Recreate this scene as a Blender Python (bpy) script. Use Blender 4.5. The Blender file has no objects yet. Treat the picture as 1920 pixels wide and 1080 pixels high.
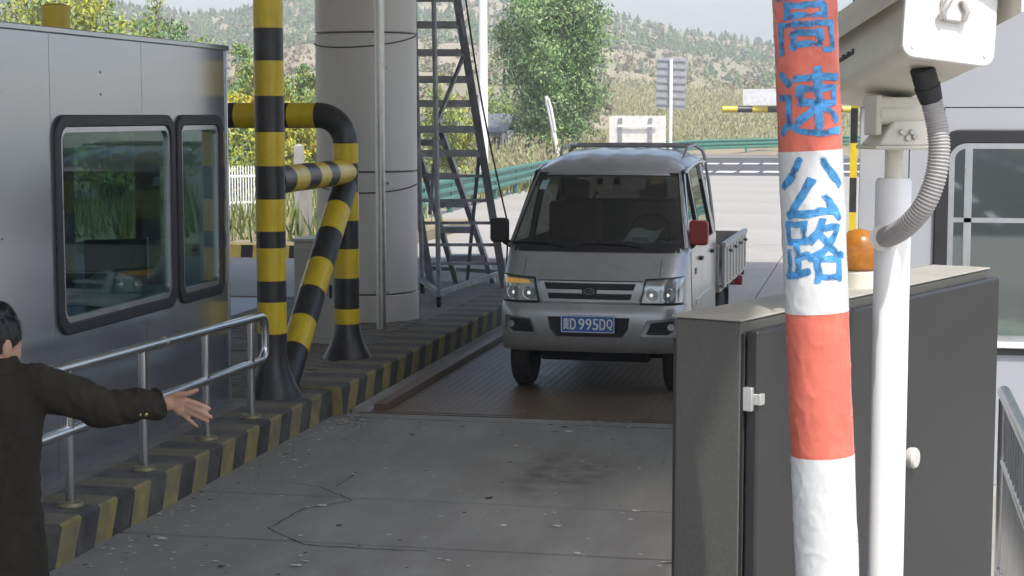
import bpy, bmesh, math, random
from mathutils import Vector, Matrix, noise, Euler
PI = math.pi
R = math.radians
scene = bpy.context.scene
C = scene.collection

# ------------------------------------------------------------------ camera
CAM_H, YAW, PITCH, FPX = 2.25, R(11.6), R(5.62), 3300.0
cam_data = bpy.data.cameras.new('camera')
cam = bpy.data.objects.new('camera', cam_data)
C.objects.link(cam)
cam.location = (0, 0, CAM_H)
cam.rotation_euler = Euler((PI / 2 - PITCH, 0, YAW), 'XYZ')
cam_data.sensor_width = 36.0
cam_data.lens = 36.0 * FPX / 1920.0
cam_data.clip_start = 0.05
cam_data.clip_end = 4000
scene.camera = cam

# ------------------------------------------------------------------ sky, sun, exposure
SUN_ELEV = R(58)
SUN_DIR = Vector((0.62 * math.cos(SUN_ELEV), -0.785 * math.cos(SUN_ELEV), math.sin(SUN_ELEV)))   # towards the sun
world = bpy.data.worlds.new('World')
scene.world = world
world.use_nodes = True
wn = world.node_tree
sky = wn.nodes.new('ShaderNodeTexSky')
sky.sky_type = 'NISHITA'
sky.sun_disc = False
sky.sun_elevation = SUN_ELEV
sky.sun_rotation = math.atan2(SUN_DIR.x, SUN_DIR.y)
sky.air_density = 1.0
sky.dust_density = 3.5
sky.ozone_density = 0.6
wn.links.new(sky.outputs['Color'], wn.nodes['Background'].inputs['Color'])
wn.nodes['Background'].inputs['Strength'].default_value = 0.15
sun_data = bpy.data.lights.new('sun', 'SUN')
sun_data.energy = 2.5
sun_data.angle = R(0.5)
sun_data.color = (1.0, 0.965, 0.92)
sun = bpy.data.objects.new('sun', sun_data)
C.objects.link(sun)
sun.rotation_euler = SUN_DIR.to_track_quat('Z', 'Y').to_euler()
sun.location = (8, -8, 20)
vs = scene.view_settings
vs.view_transform = 'Standard'
vs.look = 'None'
vs.gamma = 1.0
vs.use_curve_mapping = False
vs.exposure = 0.88

# ------------------------------------------------------------------ helpers
cy_, sy_ = math.cos(YAW), math.sin(YAW)
AX_R = Vector((cy_, sy_, 0))
AX_F = Vector((-sy_, cy_, 0))
def at(u, v, d):
    """survey point: bearing (u, v) at horizontal depth d (metres) from the camera position"""
    vx = (u - 960) / FPX
    vy = (540 - v) / FPX
    f = math.cos(PITCH) + vy * math.sin(PITCH)
    z = -math.sin(PITCH) + vy * math.cos(PITCH)
    k = d / f
    p = AX_R * (vx * k) + AX_F * d
    return Vector((p.x, p.y, CAM_H + z * k))
def atz(u, v, z):
    vy = (540 - v) / FPX
    f = math.cos(PITCH) + vy * math.sin(PITCH)
    dz = -math.sin(PITCH) + vy * math.cos(PITCH)
    return at(u, v, (z - CAM_H) / dz * f)

def thing(name, label, cat, loc=(0, 0, 0), rotz=0, group=None):
    o = bpy.data.objects.new(name, None)
    C.objects.link(o)
    o.empty_display_size = 0.2
    o.location = loc
    o.rotation_euler = (0, 0, rotz)
    o['label'] = label
    o['category'] = cat
    if group:
        o['group'] = group
    return o
def tag(o, label=None, cat=None, group=None, kind=None):
    for k, v in (('label', label), ('category', cat), ('group', group), ('kind', kind)):
        if v:
            o[k] = v
    return o
def copy_tree(o, parent=None):
    c = o.copy()
    C.objects.link(c)
    c.parent = parent
    for ch in list(o.children):
        copy_tree(ch, c)
    return c

class MB:
    """collects faces; build() links them as one mesh object"""
    def __init__(self):
        self.v, self.f, self.m = [], [], []
    def add(self, vs_, fs, mi=0):
        b = len(self.v)
        self.v += [Vector(p) for p in vs_]
        self.f += [[b + i for i in f] for f in fs]
        self.m += [mi] * len(fs)
        return self
    def box(self, c, s, mi=0, rot=None):
        hx, hy, hz = s[0] / 2, s[1] / 2, s[2] / 2
        vs_ = [Vector((x, y, z)) for z in (-hz, hz) for y in (-hy, hy) for x in (-hx, hx)]
        if rot is not None:
            vs_ = [rot @ p for p in vs_]
        c = Vector(c)
        return self.add([p + c for p in vs_], [(0, 2, 3, 1), (4, 5, 7, 6), (0, 1, 5, 4), (2, 6, 7, 3), (0, 4, 6, 2), (1, 3, 7, 5)], mi)
    def span(self, a, b, mi=0):
        a, b = Vector(a), Vector(b)
        return self.box((a + b) / 2, (abs(b.x - a.x), abs(b.y - a.y), abs(b.z - a.z)), mi)
    def bar(self, a, b, w, h, mi=0, up=(0, 0, 1)):
        a, b = Vector(a), Vector(b)
        d = (b - a)
        L = d.length
        y = d.normalized()
        x = y.cross(Vector(up))
        if x.length < 1e-4:
            x = y.cross(Vector((1, 0, 0)))
        x.normalize()
        z = x.cross(y)
        rot = Matrix((x, y, z)).transposed()
        return self.box((a + b) / 2, (w, L, h), mi, rot)
    def tube(self, pts, r, n=12, mi=0, cap=True, mis=None):
        pts = [Vector(p) for p in pts]
        k = len(pts)
        rs = r if isinstance(r, (list, tuple)) else [r] * k
        tang = []
        for i in range(k):
            a = pts[max(i - 1, 0)]
            b = pts[min(i + 1, k - 1)]
            tang.append((b - a).normalized())
        nrm = tang[0].orthogonal().normalized()
        base = len(self.v)
        for i in range(k):
            if i:
                q = tang[i - 1].rotation_difference(tang[i])
                nrm = (q @ nrm).normalized()
            bn = tang[i].cross(nrm)
            for j in range(n):
                t = 2 * PI * j / n
                self.v.append(pts[i] + (nrm * math.cos(t) + bn * math.sin(t)) * rs[i])
        for i in range(k - 1):
            for j in range(n):
                j2 = (j + 1) % n
                self.f.append([base + i * n + j, base + i * n + j2, base + (i + 1) * n + j2, base + (i + 1) * n + j])
                self.m.append(mis[i] if mis else mi)
        if cap:
            self.f.append([base + j for j in range(n)][::-1])
            self.m.append(mis[0] if mis else mi)
            self.f.append([base + (k - 1) * n + j for j in range(n)])
            self.m.append(mis[-1] if mis else mi)
        return self
    def lathe(self, prof, c=(0, 0, 0), n=24, mi=0, rot=None, mis=None, cap=True):
        c = Vector(c)
        base = len(self.v)
        for (r, z) in prof:
            for j in range(n):
                t = 2 * PI * j / n
                p = Vector((r * math.cos(t), r * math.sin(t), z))
                if rot is not None:
                    p = rot @ p
                self.v.append(p + c)
        k = len(prof)
        for i in range(k - 1):
            for j in range(n):
                j2 = (j + 1) % n
                self.f.append([base + i * n + j, base + i * n + j2, base + (i + 1) * n + j2, base + (i + 1) * n + j])
                self.m.append(mis[i] if mis else mi)
        if cap:
            self.f.append([base + j for j in range(n)][::-1])
            self.m.append(mis[0] if mis else mi)
            self.f.append([base + (k - 1) * n + j for j in range(n)])
            self.m.append(mis[-1] if mis else mi)
        return self
    def prism(self, poly, fn0, fn1, mi=0):
        """poly: 2D points; fn0/fn1 map a point to 3D on the two end faces"""
        n = len(poly)
        vs_ = [fn0(p) for p in poly] + [fn1(p) for p in poly]
        fs = [list(range(n))[::-1], list(range(n, 2 * n))] + [[i, (i + 1) % n, n + (i + 1) % n, n + i] for i in range(n)]
        return self.add(vs_, fs, mi)
    def grid(self, fn, nu, nv, mi=0, closed=False):
        vs_ = [fn(i / nu, j / nv) for j in range(nv + 1) for i in range(nu + 1)]
        fs = [[j * (nu + 1) + i, j * (nu + 1) + i + 1, (j + 1) * (nu + 1) + i + 1, (j + 1) * (nu + 1) + i] for j in range(nv) for i in range(nu)]
        return self.add(vs_, fs, mi)
    def sheet(self, fn, nu, nv, off, mi=0):
        """thick grid patch: fn(u,v) front surface, off = thickness vector"""
        off = Vector(off)
        a = [fn(i / nu, j / nv) for j in range(nv + 1) for i in range(nu + 1)]
        N = len(a)
        vs_ = a + [Vector(p) + off for p in a]
        W = nu + 1
        fs = []
        for j in range(nv):
            for i in range(nu):
                q = [j * W + i, j * W + i + 1, (j + 1) * W + i + 1, (j + 1) * W + i]
                fs.append(q)
                fs.append([N + x for x in q[::-1]])
        rim = [i for i in range(nu)] + [j * W + nu for j in range(nv)] + [nv * W + nu - i for i in range(nu)] + [(nv - j) * W for j in range(nv)]
        for k in range(len(rim)):
            p, q = rim[k], rim[(k + 1) % len(rim)]
            fs.append([q, p, N + p, N + q])
        return self.add(vs_, fs, mi)
    def mesh(self, name, mats, off=None, sharp=35, smooth=True):
        me = bpy.data.meshes.new(name)
        vs_ = [p - off for p in self.v] if off is not None else self.v
        me.from_pydata([tuple(p) for p in vs_], [], self.f)
        for m in mats:
            me.materials.append(m)
        if len(mats) > 1:
            me.polygons.foreach_set('material_index', self.m)
        me.validate()
        bm = bmesh.new()
        bm.from_mesh(me)
        if len(bm.faces) < 60000:
            bmesh.ops.recalc_face_normals(bm, faces=bm.faces)
        bm.to_mesh(me)
        bm.free()
        if smooth:
            me.polygons.foreach_set('use_smooth', [True] * len(me.polygons))
            me.set_sharp_from_angle(angle=R(sharp))
        me.update()
        return me
    def build(self, name, mats, parent=None, bevel=0, seg=2, world=None, sharp=35, smooth=True, sub=0):
        if not isinstance(mats, (list, tuple)):
            mats = [mats]
        off = None
        if parent is not None and world is not False:
            p, off = parent, Vector((0, 0, 0))
            while p is not None:
                off += Vector(p.location)
                p = p.parent
            if world is None and abs(root_of(parent).rotation_euler.z) > 1e-6:
                off = None
        o = bpy.data.objects.new(name, self.mesh(name, mats, off, sharp, smooth))
        C.objects.link(o)
        if parent is not None:
            o.parent = parent
        if bevel:
            b = o.modifiers.new('bevel', 'BEVEL')
            b.width = bevel
            b.segments = seg
            b.limit_method = 'ANGLE'
            b.angle_limit = R(40)
            b.harden_normals = False
        return o
def root_of(o):
    while o.parent is not None:
        o = o.parent
    return o
def bake(o):
    """apply the modifiers of o to its mesh"""
    bpy.context.view_layer.update()
    dg = bpy.context.evaluated_depsgraph_get()
    me = bpy.data.meshes.new_from_object(o.evaluated_get(dg))
    o.modifiers.clear()
    o.data = me
    return o
def cut(o, cutters):
    """cut the MB shapes out of o"""
    tmp = []
    for mb in cutters:
        c = mb.build('cutter', [], None, smooth=False)
        tmp.append(c)
        b = o.modifiers.new('cut', 'BOOLEAN')
        b.operation = 'DIFFERENCE'
        b.solver = 'MANIFOLD'
        b.object = c
    bake(o)
    for c in tmp:
        me = c.data
        bpy.data.objects.remove(c)
        bpy.data.meshes.remove(me)
    o.data.polygons.foreach_set('use_smooth', [True] * len(o.data.polygons))
    o.data.set_sharp_from_angle(angle=R(30))
    return o
def voxel(o, size, smooth=6):
    m = o.modifiers.new('remesh', 'REMESH')
    m.mode = 'VOXEL'
    m.voxel_size = size
    m.use_smooth_shade = True
    s = o.modifiers.new('smooth', 'SMOOTH')
    s.factor = 0.5
    s.iterations = smooth
    return bake(o)
def text_mb(body, size, depth=0.0, res=3):
    cu = bpy.data.curves.new('lettering', 'FONT')
    cu.body = body
    cu.size = size
    cu.align_x = 'CENTER'
    cu.align_y = 'CENTER'
    cu.extrude = depth
    cu.resolution_u = res
    o = bpy.data.objects.new('lettering', cu)
    C.objects.link(o)
    bpy.context.view_layer.update()
    dg = bpy.context.evaluated_depsgraph_get()
    me = bpy.data.meshes.new_from_object(o.evaluated_get(dg))
    mb = MB()
    mb.add([v.co.copy() for v in me.vertices], [list(p.vertices) for p in me.polygons])
    bpy.data.objects.remove(o)
    bpy.data.curves.remove(cu)
    bpy.data.meshes.remove(me)
    return mb

# ------------------------------------------------------------------ materials
MATS = {}
def M(name, col, rough=0.6, metal=0.0, var=0.18, scale=6.0, bump=0.0, bscale=80.0, dirt=None, damt=0.5, dscale=2.0, alpha=None, trans=0.0, emit=0.0, stretch=None, coat=0.0, rvar=0.1, spec=None):
    if name in MATS:
        return MATS[name]
    m = bpy.data.materials.new(name)
    m.use_nodes = True
    nt = m.node_tree
    b = nt.nodes['Principled BSDF']
    L = nt.links.new
    tc = nt.nodes.new('ShaderNodeTexCoord')
    mp = nt.nodes.new('ShaderNodeMapping')
    L(tc.outputs['Object'], mp.inputs['Vector'])
    if stretch:
        mp.inputs['Scale'].default_value = stretch
    n1 = nt.nodes.new('ShaderNodeTexNoise')
    n1.inputs['Scale'].default_value = scale
    n1.inputs['Detail'].default_value = 8
    n1.inputs['Roughness'].default_value = 0.65
    L(mp.outputs['Vector'], n1.inputs['Vector'])
    rmp = nt.nodes.new('ShaderNodeValToRGB')
    rmp.color_ramp.elements[0].position = 0.3
    rmp.color_ramp.elements[1].position = 0.7
    rmp.color_ramp.elements[0].color = (*[c * (1 - var) for c in col], 1)
    rmp.color_ramp.elements[1].color = (*[min(1, c * (1 + var)) for c in col], 1)
    L(n1.outputs['Fac'], rmp.inputs['Fac'])
    out = rmp.outputs['Color']
    if dirt is not None:
        n2 = nt.nodes.new('ShaderNodeTexNoise')
        n2.inputs['Scale'].default_value = dscale
        n2.inputs['Detail'].default_value = 10
        n2.inputs['Roughness'].default_value = 0.7
        L(mp.outputs['Vector'], n2.inputs['Vector'])
        r2 = nt.nodes.new('ShaderNodeValToRGB')
        r2.color_ramp.elements[0].position = 0.42
        r2.color_ramp.elements[1].position = 0.68
        r2.color_ramp.elements[0].color = (0, 0, 0, 1)
        r2.color_ramp.elements[1].color = (damt, damt, damt, 1)
        L(n2.outputs['Fac'], r2.inputs['Fac'])
        mx = nt.nodes.new('ShaderNodeMix')
        mx.data_type = 'RGBA'
        L(r2.outputs['Color'], mx.inputs['Factor'])
        L(out, mx.inputs['A'])
        mx.inputs['B'].default_value = (*dirt, 1)
        out = mx.outputs['Result']
    L(out, b.inputs['Base Color'])
    b.inputs['Metallic'].default_value = metal
    rr = nt.nodes.new('ShaderNodeMapRange')
    rr.inputs['To Min'].default_value = max(0.0, rough - rvar)
    rr.inputs['To Max'].default_value = min(1.0, rough + rvar)
    L(n1.outputs['Fac'], rr.inputs['Value'])
    L(rr.outputs['Result'], b.inputs['Roughness'])
    if coat:
        b.inputs['Coat Weight'].default_value = coat
        b.inputs['Coat Roughness'].default_value = 0.08
    if trans:
        b.inputs['Transmission Weight'].default_value = trans
    if spec is not None:
        b.inputs['Specular IOR Level'].default_value = spec
    if alpha is not None:
        b.inputs['Alpha'].default_value = alpha
    if emit:
        L(out, b.inputs['Emission Color'])
        b.inputs['Emission Strength'].default_value = emit
    if bump:
        n3 = nt.nodes.new('ShaderNodeTexNoise')
        n3.inputs['Scale'].default_value = bscale
        n3.inputs['Detail'].default_value = 6
        L(mp.outputs['Vector'], n3.inputs['Vector'])
        bp = nt.nodes.new('ShaderNodeBump')
        bp.inputs['Strength'].default_value = bump
        bp.inputs['Distance'].default_value = 0.01
        L(n3.outputs['Fac'], bp.inputs['Height'])
        L(bp.outputs['Normal'], b.inputs['Normal'])
    MATS[name] = m
    return m
def glass(name, tint=(0.5, 0.55, 0.55), dark=0.5, rough=0.03, ior=1.75):
    """thin pane: a clear tinted sheet with a mirror coat that grows towards grazing angles"""
    m = bpy.data.materials.new(name)
    m.use_nodes = True
    nt = m.node_tree
    nt.nodes.clear()
    L = nt.links.new
    out = nt.nodes.new('ShaderNodeOutputMaterial')
    tr = nt.nodes.new('ShaderNodeBsdfTransparent')
    tr.inputs['Color'].default_value = (*[c * dark for c in tint], 1)
    gl = nt.nodes.new('ShaderNodeBsdfGlossy')
    gl.inputs['Roughness'].default_value = rough
    gl.inputs['Color'].default_value = (0.9, 0.95, 0.97, 1)
    f0 = ((ior - 1) / (ior + 1)) ** 2
    lw = nt.nodes.new('ShaderNodeLayerWeight')
    lw.inputs['Blend'].default_value = 0.5
    pw = nt.nodes.new('ShaderNodeMath'); pw.operation = 'POWER'; pw.inputs[1].default_value = 5.0
    fr = nt.nodes.new('ShaderNodeMapRange')
    fr.inputs['To Min'].default_value = f0; fr.inputs['To Max'].default_value = 1.0
    L(lw.outputs['Facing'], pw.inputs[0]); L(pw.outputs['Value'], fr.inputs['Value'])
    mx = nt.nodes.new('ShaderNodeMixShader')
    L(fr.outputs['Result'], mx.inputs['Fac'])
    L(tr.outputs['BSDF'], mx.inputs[1])
    L(gl.outputs['BSDF'], mx.inputs[2])
    L(mx.outputs['Shader'], out.inputs['Surface'])
    return m

yellow = M('yellow_paint', (0.72, 0.52, 0.018), 0.32, var=0.10, dirt=(0.24, 0.17, 0.04), damt=0.35, dscale=7, stretch=(1, 1, 0.3))
black = M('black_paint', (0.022, 0.022, 0.024), 0.38, var=0.3, dirt=(0.09, 0.085, 0.075), damt=0.4, dscale=9)
kerb_yellow = M('kerb_yellow', (0.27, 0.225, 0.075), 0.8, var=0.25, scale=9, dirt=(0.13, 0.125, 0.105), damt=0.85, dscale=4, bump=0.25)
kerb_top_y = M('kerb_top_yellow', (0.17, 0.155, 0.10), 0.85, var=0.25, scale=9, dirt=(0.16, 0.155, 0.14), damt=0.9, dscale=4, bump=0.25)
kerb_top_b = M('kerb_top_black', (0.075, 0.075, 0.074), 0.85, var=0.3, scale=9, dirt=(0.16, 0.155, 0.14), damt=0.8, dscale=4, bump=0.25)
kerb_black = M('kerb_black', (0.04, 0.041, 0.042), 0.8, var=0.3, scale=9, dirt=(0.15, 0.145, 0.13), damt=0.6, dscale=4, bump=0.25)
steel = M('brushed_stainless', (0.60, 0.61, 0.62), 0.2, 1.0, var=0.08, scale=4, rvar=0.07)
steel_dull = M('dull_stainless', (0.52, 0.52, 0.50), 0.36, 1.0, var=0.12, scale=12)
booth_steel = M('booth_stainless', (0.52, 0.545, 0.58), 0.22, 0.85, var=0.06, scale=1.2, rvar=0.06, bump=0.012, bscale=1.6)
booth_white = M('white_booth_panel', (0.38, 0.40, 0.44), 0.35, 0.0, var=0.05, scale=2, dirt=(0.30, 0.30, 0.31), damt=0.3)
rubber = M('black_rubber', (0.02, 0.021, 0.024), 0.5, var=0.2)
alu = M('aluminium_trim', (0.62, 0.64, 0.66), 0.3, 1.0, var=0.08)
white_paint = M('white_paint', (0.78, 0.79, 0.78), 0.4, var=0.05, dirt=(0.5, 0.48, 0.43), damt=0.25, dscale=5)
column_white = M('column_cladding', (0.62, 0.60, 0.56), 0.42, var=0.04, dirt=(0.42, 0.39, 0.34), damt=0.35, dscale=1.5, stretch=(1, 1, 0.25))
concrete = M('concrete', (0.30, 0.30, 0.285), 0.85, var=0.16, scale=3, bump=0.2, bscale=90, dirt=(0.20, 0.185, 0.165), damt=0.6, dscale=0.9)
lane_mat = M('lane_concrete', (0.262, 0.262, 0.245), 0.75, var=0.16, scale=2.2, bump=0.15, bscale=120, dirt=(0.17, 0.162, 0.147), damt=0.8, dscale=1.0, stretch=(1.3, 0.45, 1))
sun_concrete = M('plaza_concrete', (0.315, 0.306, 0.28), 0.85, var=0.10, scale=0.6, dirt=(0.24, 0.22, 0.19), damt=0.6, dscale=0.25, bump=0.1)
asphalt = M('asphalt', (0.060, 0.060, 0.062), 0.8, var=0.2, scale=3, bump=0.2, bscale=200)
paint_line = M('road_paint', (0.72, 0.72, 0.70), 0.6, var=0.15, scale=9)
dark_plastic = M('dark_plastic', (0.025, 0.025, 0.027), 0.45, var=0.2)
galv = M('galvanised', (0.42, 0.43, 0.44), 0.45, 0.85, var=0.15, scale=9)

# ------------------------------------------------------------------ the setting
def structure(name, mb, mat, parent=None, **k):
    o = mb.build(name, mat, parent, **k)
    if parent is None:
        o['kind'] = 'structure'
    return o
rng = random.Random(7)
# level ground out to the horizon
g = MB()
g.add([(-950, -450, -0.035), (950, -450, -0.035), (950, 950, -0.035), (-950, 950, -0.035)], [(0, 1, 2, 3)])
ground_mat = M('dry_ground', (0.26, 0.215, 0.14), 0.95, var=0.3, scale=0.15, dirt=(0.14, 0.15, 0.06), damt=0.8, dscale=0.06, bump=0.2)
ground = structure('ground', g, ground_mat)
# toll plaza concrete beyond and beside the lane
g = MB()
g.span((-24, 20.6, -0.034), (26, 66, -0.012))
plaza = structure('plaza_pavement', g, M('plaza_base', (0.16, 0.15, 0.14), 0.9))
sl = MB()
sl.box((0, 0, 0), (4.98, 4.98, 0.02))
slab_me = sl.mesh('plaza_slab', [sun_concrete])
for ix in range(-3, 3):
    for iy in range(9):
        o = bpy.data.objects.new('slab', slab_me)
        C.objects.link(o)
        o.parent = plaza
        o.location = (-1.4 + ix * 5.0 + 2.5, 23.2 + iy * 5.0, -0.006 + 0.0007 * rng.random())
g = MB()
g.span((-10, 65.6, -0.033), (30, 95, -0.004))
road = structure('road', g, asphalt)
for row, d in ((0, 69.5), (1, 81.0)):
    for k in range(-4, 16):
        p = atz(1300 + 44 * k * (69.5 / d) + row * 18, 215 + CAM_H * FPX / d, 0)
        mk = MB()
        mk.span((p.x, p.y - 0.9, -0.002), (p.x + 0.72, p.y + 0.9, 0.003))
        mk.build('dash', paint_line, road)
mk = MB()
mk.span((-10, 94.0, -0.002), (30, 94.4, 0.004))
mk.build('edge_line', paint_line, road)
mk = MB()
mk.span((-10, 95.0, -0.03), (30, 95.6, 0.15))
structure('far_kerb', mk, sun_concrete)
# grounds of the neighbouring lane and the apron behind the camera
g = MB()
g.span((-24, -14, -0.034), (-6.45, 20.6, -0.004))
structure('neighbour_lane', g, M('neighbour_concrete', (0.26, 0.265, 0.28), 0.5, var=0.12, scale=1.5, dirt=(0.18, 0.18, 0.19), damt=0.5))
g = MB()
g.span((-6.45, -14, -0.034), (26, 5.0, -0.006))
structure('apron_pavement', g, sun_concrete)
g = MB()
g.span((3.6, 5.0, -0.034), (26, 20.6, -0.006))
structure('side_pavement', g, sun_concrete)

# the lane: cast slabs with open joints
g = MB()
g.span((-3.99, 3.0, -0.2), (-0.72, 12.75, -0.03))
lane = structure('lane', g, M('joint_dirt', (0.035, 0.033, 0.03), 0.95))
xl, xr = -3.985, -0.725
for y0, y1 in ((3.0, 5.9), (5.9, 8.74), (8.74, 9.82), (9.82, 12.5), (12.5, 12.71)):
    s = MB()
    s.span((xl, y0 + 0.019, -0.09), (xr, y1 - 0.019, 0.0))
    s.build('concrete_slab', lane_mat, lane, bevel=0.003)
crack_mat = M('crack', (0.03, 0.03, 0.03), 0.95)
def crack(px):
    pts = [atz(u, v, 0.0) for u, v in px]
    dense = []
    for a, b in zip(pts[:-1], pts[1:]):
        n = max(2, int((b - a).length / 0.05))
        for i in range(n):
            p = a.lerp(b, i / n)
            dense.append(p + Vector((rng.uniform(-1, 1), rng.uniform(-1, 1), 0)) * 0.008)
    dense.append(pts[-1])
    mb = MB()
    for a, b in zip(dense[:-1], dense[1:]):
        t = (b - a).normalized()
        q = Vector((-t.y, t.x, 0)) * rng.uniform(0.003, 0.006)
        z = Vector((0, 0, 0.002))
        mb.add([a - q + z, a + q + z, b + q + z, b - q + z], [(0, 1, 2, 3)])
    mb.build('crack', crack_mat, lane)
crack([(548, 905), (600, 914), (660, 938)])
crack([(660, 939), (570, 954), (503, 990), (572, 1022)])
crack([(632, 912), (668, 886)])
crack([(572, 1022), (700, 1030), (800, 1034)])
# wet / oily stain as a thin film on the slab
st = MB()
pts = []
c0 = atz(1060, 885, 0.0)
for k in range(40):
    t = 2 * PI * k / 40
    rr = 1 + 0.22 * noise.noise(Vector((math.cos(t) * 1.7, math.sin(t) * 1.7, 3.1))) + 0.10 * noise.noise(Vector((math.cos(t) * 6, math.sin(t) * 6, 1.2)))
    pts.append(c0 + Vector((0.46 * rr * math.cos(t), 0.95 * rr * math.sin(t), 0.003)))
st.add(pts, [list(range(40))])
stain_m = bpy.data.materials.new('oil_stain')
stain_m.use_nodes = True
nt = stain_m.node_tree
pb = nt.nodes['Principled BSDF']
pb.inputs['Base Color'].default_value = (0.06, 0.06, 0.058, 1)
pb.inputs['Roughness'].default_value = 0.55
tcn = nt.nodes.new('ShaderNodeTexCoord')
nn = nt.nodes.new('ShaderNodeTexNoise')
nn.inputs['Scale'].default_value = 7
nn.inputs['Detail'].default_value = 8
gr = nt.nodes.new('ShaderNodeValToRGB')
gr.color_ramp.elements[0].position = 0.35
gr.color_ramp.elements[1].position = 0.75
gr.color_ramp.elements[1].color = (0.5, 0.5, 0.5, 1)
nt.links.new(tcn.outputs['Object'], nn.inputs['Vector'])
nt.links.new(nn.outputs['Fac'], gr.inputs['Fac'])
vsub = nt.nodes.new('ShaderNodeVectorMath'); vsub.operation = 'SUBTRACT'; vsub.inputs[1].default_value = (0.5, 0.5, 0.5)
vmul = nt.nodes.new('ShaderNodeVectorMath'); vmul.operation = 'MULTIPLY'; vmul.inputs[1].default_value = (2, 2, 0)
vlen = nt.nodes.new('ShaderNodeVectorMath'); vlen.operation = 'LENGTH'
fall = nt.nodes.new('ShaderNodeMapRange'); fall.interpolation_type = 'SMOOTHSTEP'
fall.inputs['From Min'].default_value = 1.0; fall.inputs['From Max'].default_value = 0.35
fm = nt.nodes.new('ShaderNodeMath'); fm.operation = 'MULTIPLY'
nt.links.new(tcn.outputs['Generated'], vsub.inputs[0]); nt.links.new(vsub.outputs[0], vmul.inputs[0]); nt.links.new(vmul.outputs[0], vlen.inputs[0])
nt.links.new(vlen.outputs['Value'], fall.inputs['Value']); nt.links.new(fall.outputs['Result'], fm.inputs[0]); nt.links.new(gr.outputs['Color'], fm.inputs[1])
nt.links.new(fm.outputs['Value'], pb.inputs['Alpha'])
st.build('stain', stain_m, lane)

# weighing platform of tread plate
wp = thing('weighing_platform', 'rusty brown tread plate weighing platform under the truck', 'weighbridge', (-2.35, 12.9, 0))
rust = M('rusty_plate', (0.150, 0.105, 0.070), 0.5, 0.3, var=0.3, scale=3, dirt=(0.20, 0.165, 0.13), damt=0.6, dscale=1.3, rvar=0.15)
mb = MB()
mb.span((-3.62, 12.86, -0.12), (-0.9, 20.55, -0.012))
mb.build('deck_plate', rust, wp)
mb = MB()
for i in range(38):
    for j in range(108):
        x = -3.58 + i * 0.07
        y = 12.9 + j * 0.07
        if y > 20.5:
            continue
        s = 1 if (i + j) % 2 else -1
        t = Vector((0.025, 0.017 * s, 0))
        n_ = Vector((-t.y, t.x, 0)).normalized() * 0.0075
        p = Vector((x, y, -0.013))
        h = Vector((0, 0, 0.0032))
        mb.add([p - t, p - n_, p + t, p + n_, p - n_ * 0.4 + h, p + n_ * 0.4 + h], [(0, 1, 4), (1, 2, 4), (2, 3, 5), (3, 0, 5), (0, 4, 5), (2, 5, 4)])
tag(mb.build('tread_pattern', rust, wp, smooth=False), kind='stuff')
for y0, y1, nm in ((12.72, 12.765, 'edge_angle'), (12.80, 12.855, 'edge_angle')):
    mb = MB()
    mb.span((-3.8, y0, -0.10), (-0.75, y1, 0.002))
    mb.build(nm, rust, wp)
mb = MB()
mb.span((-3.72, 12.86, -0.12), (-3.63, 20.5, 0.045))
mb.build('side_rail', rust, wp, bevel=0.004)
mb = MB()
mb.span((-3.99, 12.75, -0.3), (-0.72, 20.6, -0.125))
structure('platform_pit', mb, M('pit_dark', (0.05, 0.047, 0.043), 0.9))

# left island: raised paving with painted kerb
paver = M('island_paving', (0.20, 0.19, 0.175), 0.85, var=0.2, scale=5, dirt=(0.13, 0.115, 0.095), damt=0.7, dscale=1.1, bump=0.25, bscale=50)
g = MB()
g.span((-6.1, 2.0, -0.03), (-4.32, 24.5, 0.197))
island = structure('traffic_island', g, paver)
pv = MB()
pv.box((0, 0, 0), (0.192, 0.092, 0.02))
paver_mes = [pv.mesh('paver', [M('paver_%d' % k, c, 0.85, var=0.25, scale=7, dirt=(0.13, 0.12, 0.10), damt=0.7, dscale=1.5, bump=0.2)]) for k, c in enumerate(((0.21, 0.195, 0.175), (0.18, 0.17, 0.155), (0.23, 0.20, 0.17)))]
npv = 0
for j in range(70):
    for i in range(8):
        y = 12.1 + j * 0.1
        x = -4.43 - i * 0.2 - (0.1 if j % 2 else 0)
        if x < -6.0 or npv >= 290 or (y < 14.5 and x < -5.1):
            continue
        o = bpy.data.objects.new('paver', paver_mes[rng.randrange(3)])
        C.objects.link(o)
        o.parent = island
        o.location = (x, y, 0.197 + rng.uniform(-0.003, 0.004))
        o.rotation_euler = (rng.uniform(-.008, .008), rng.uniform(-.008, .008), rng.uniform(-.01, .01))
        npv += 1
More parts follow.
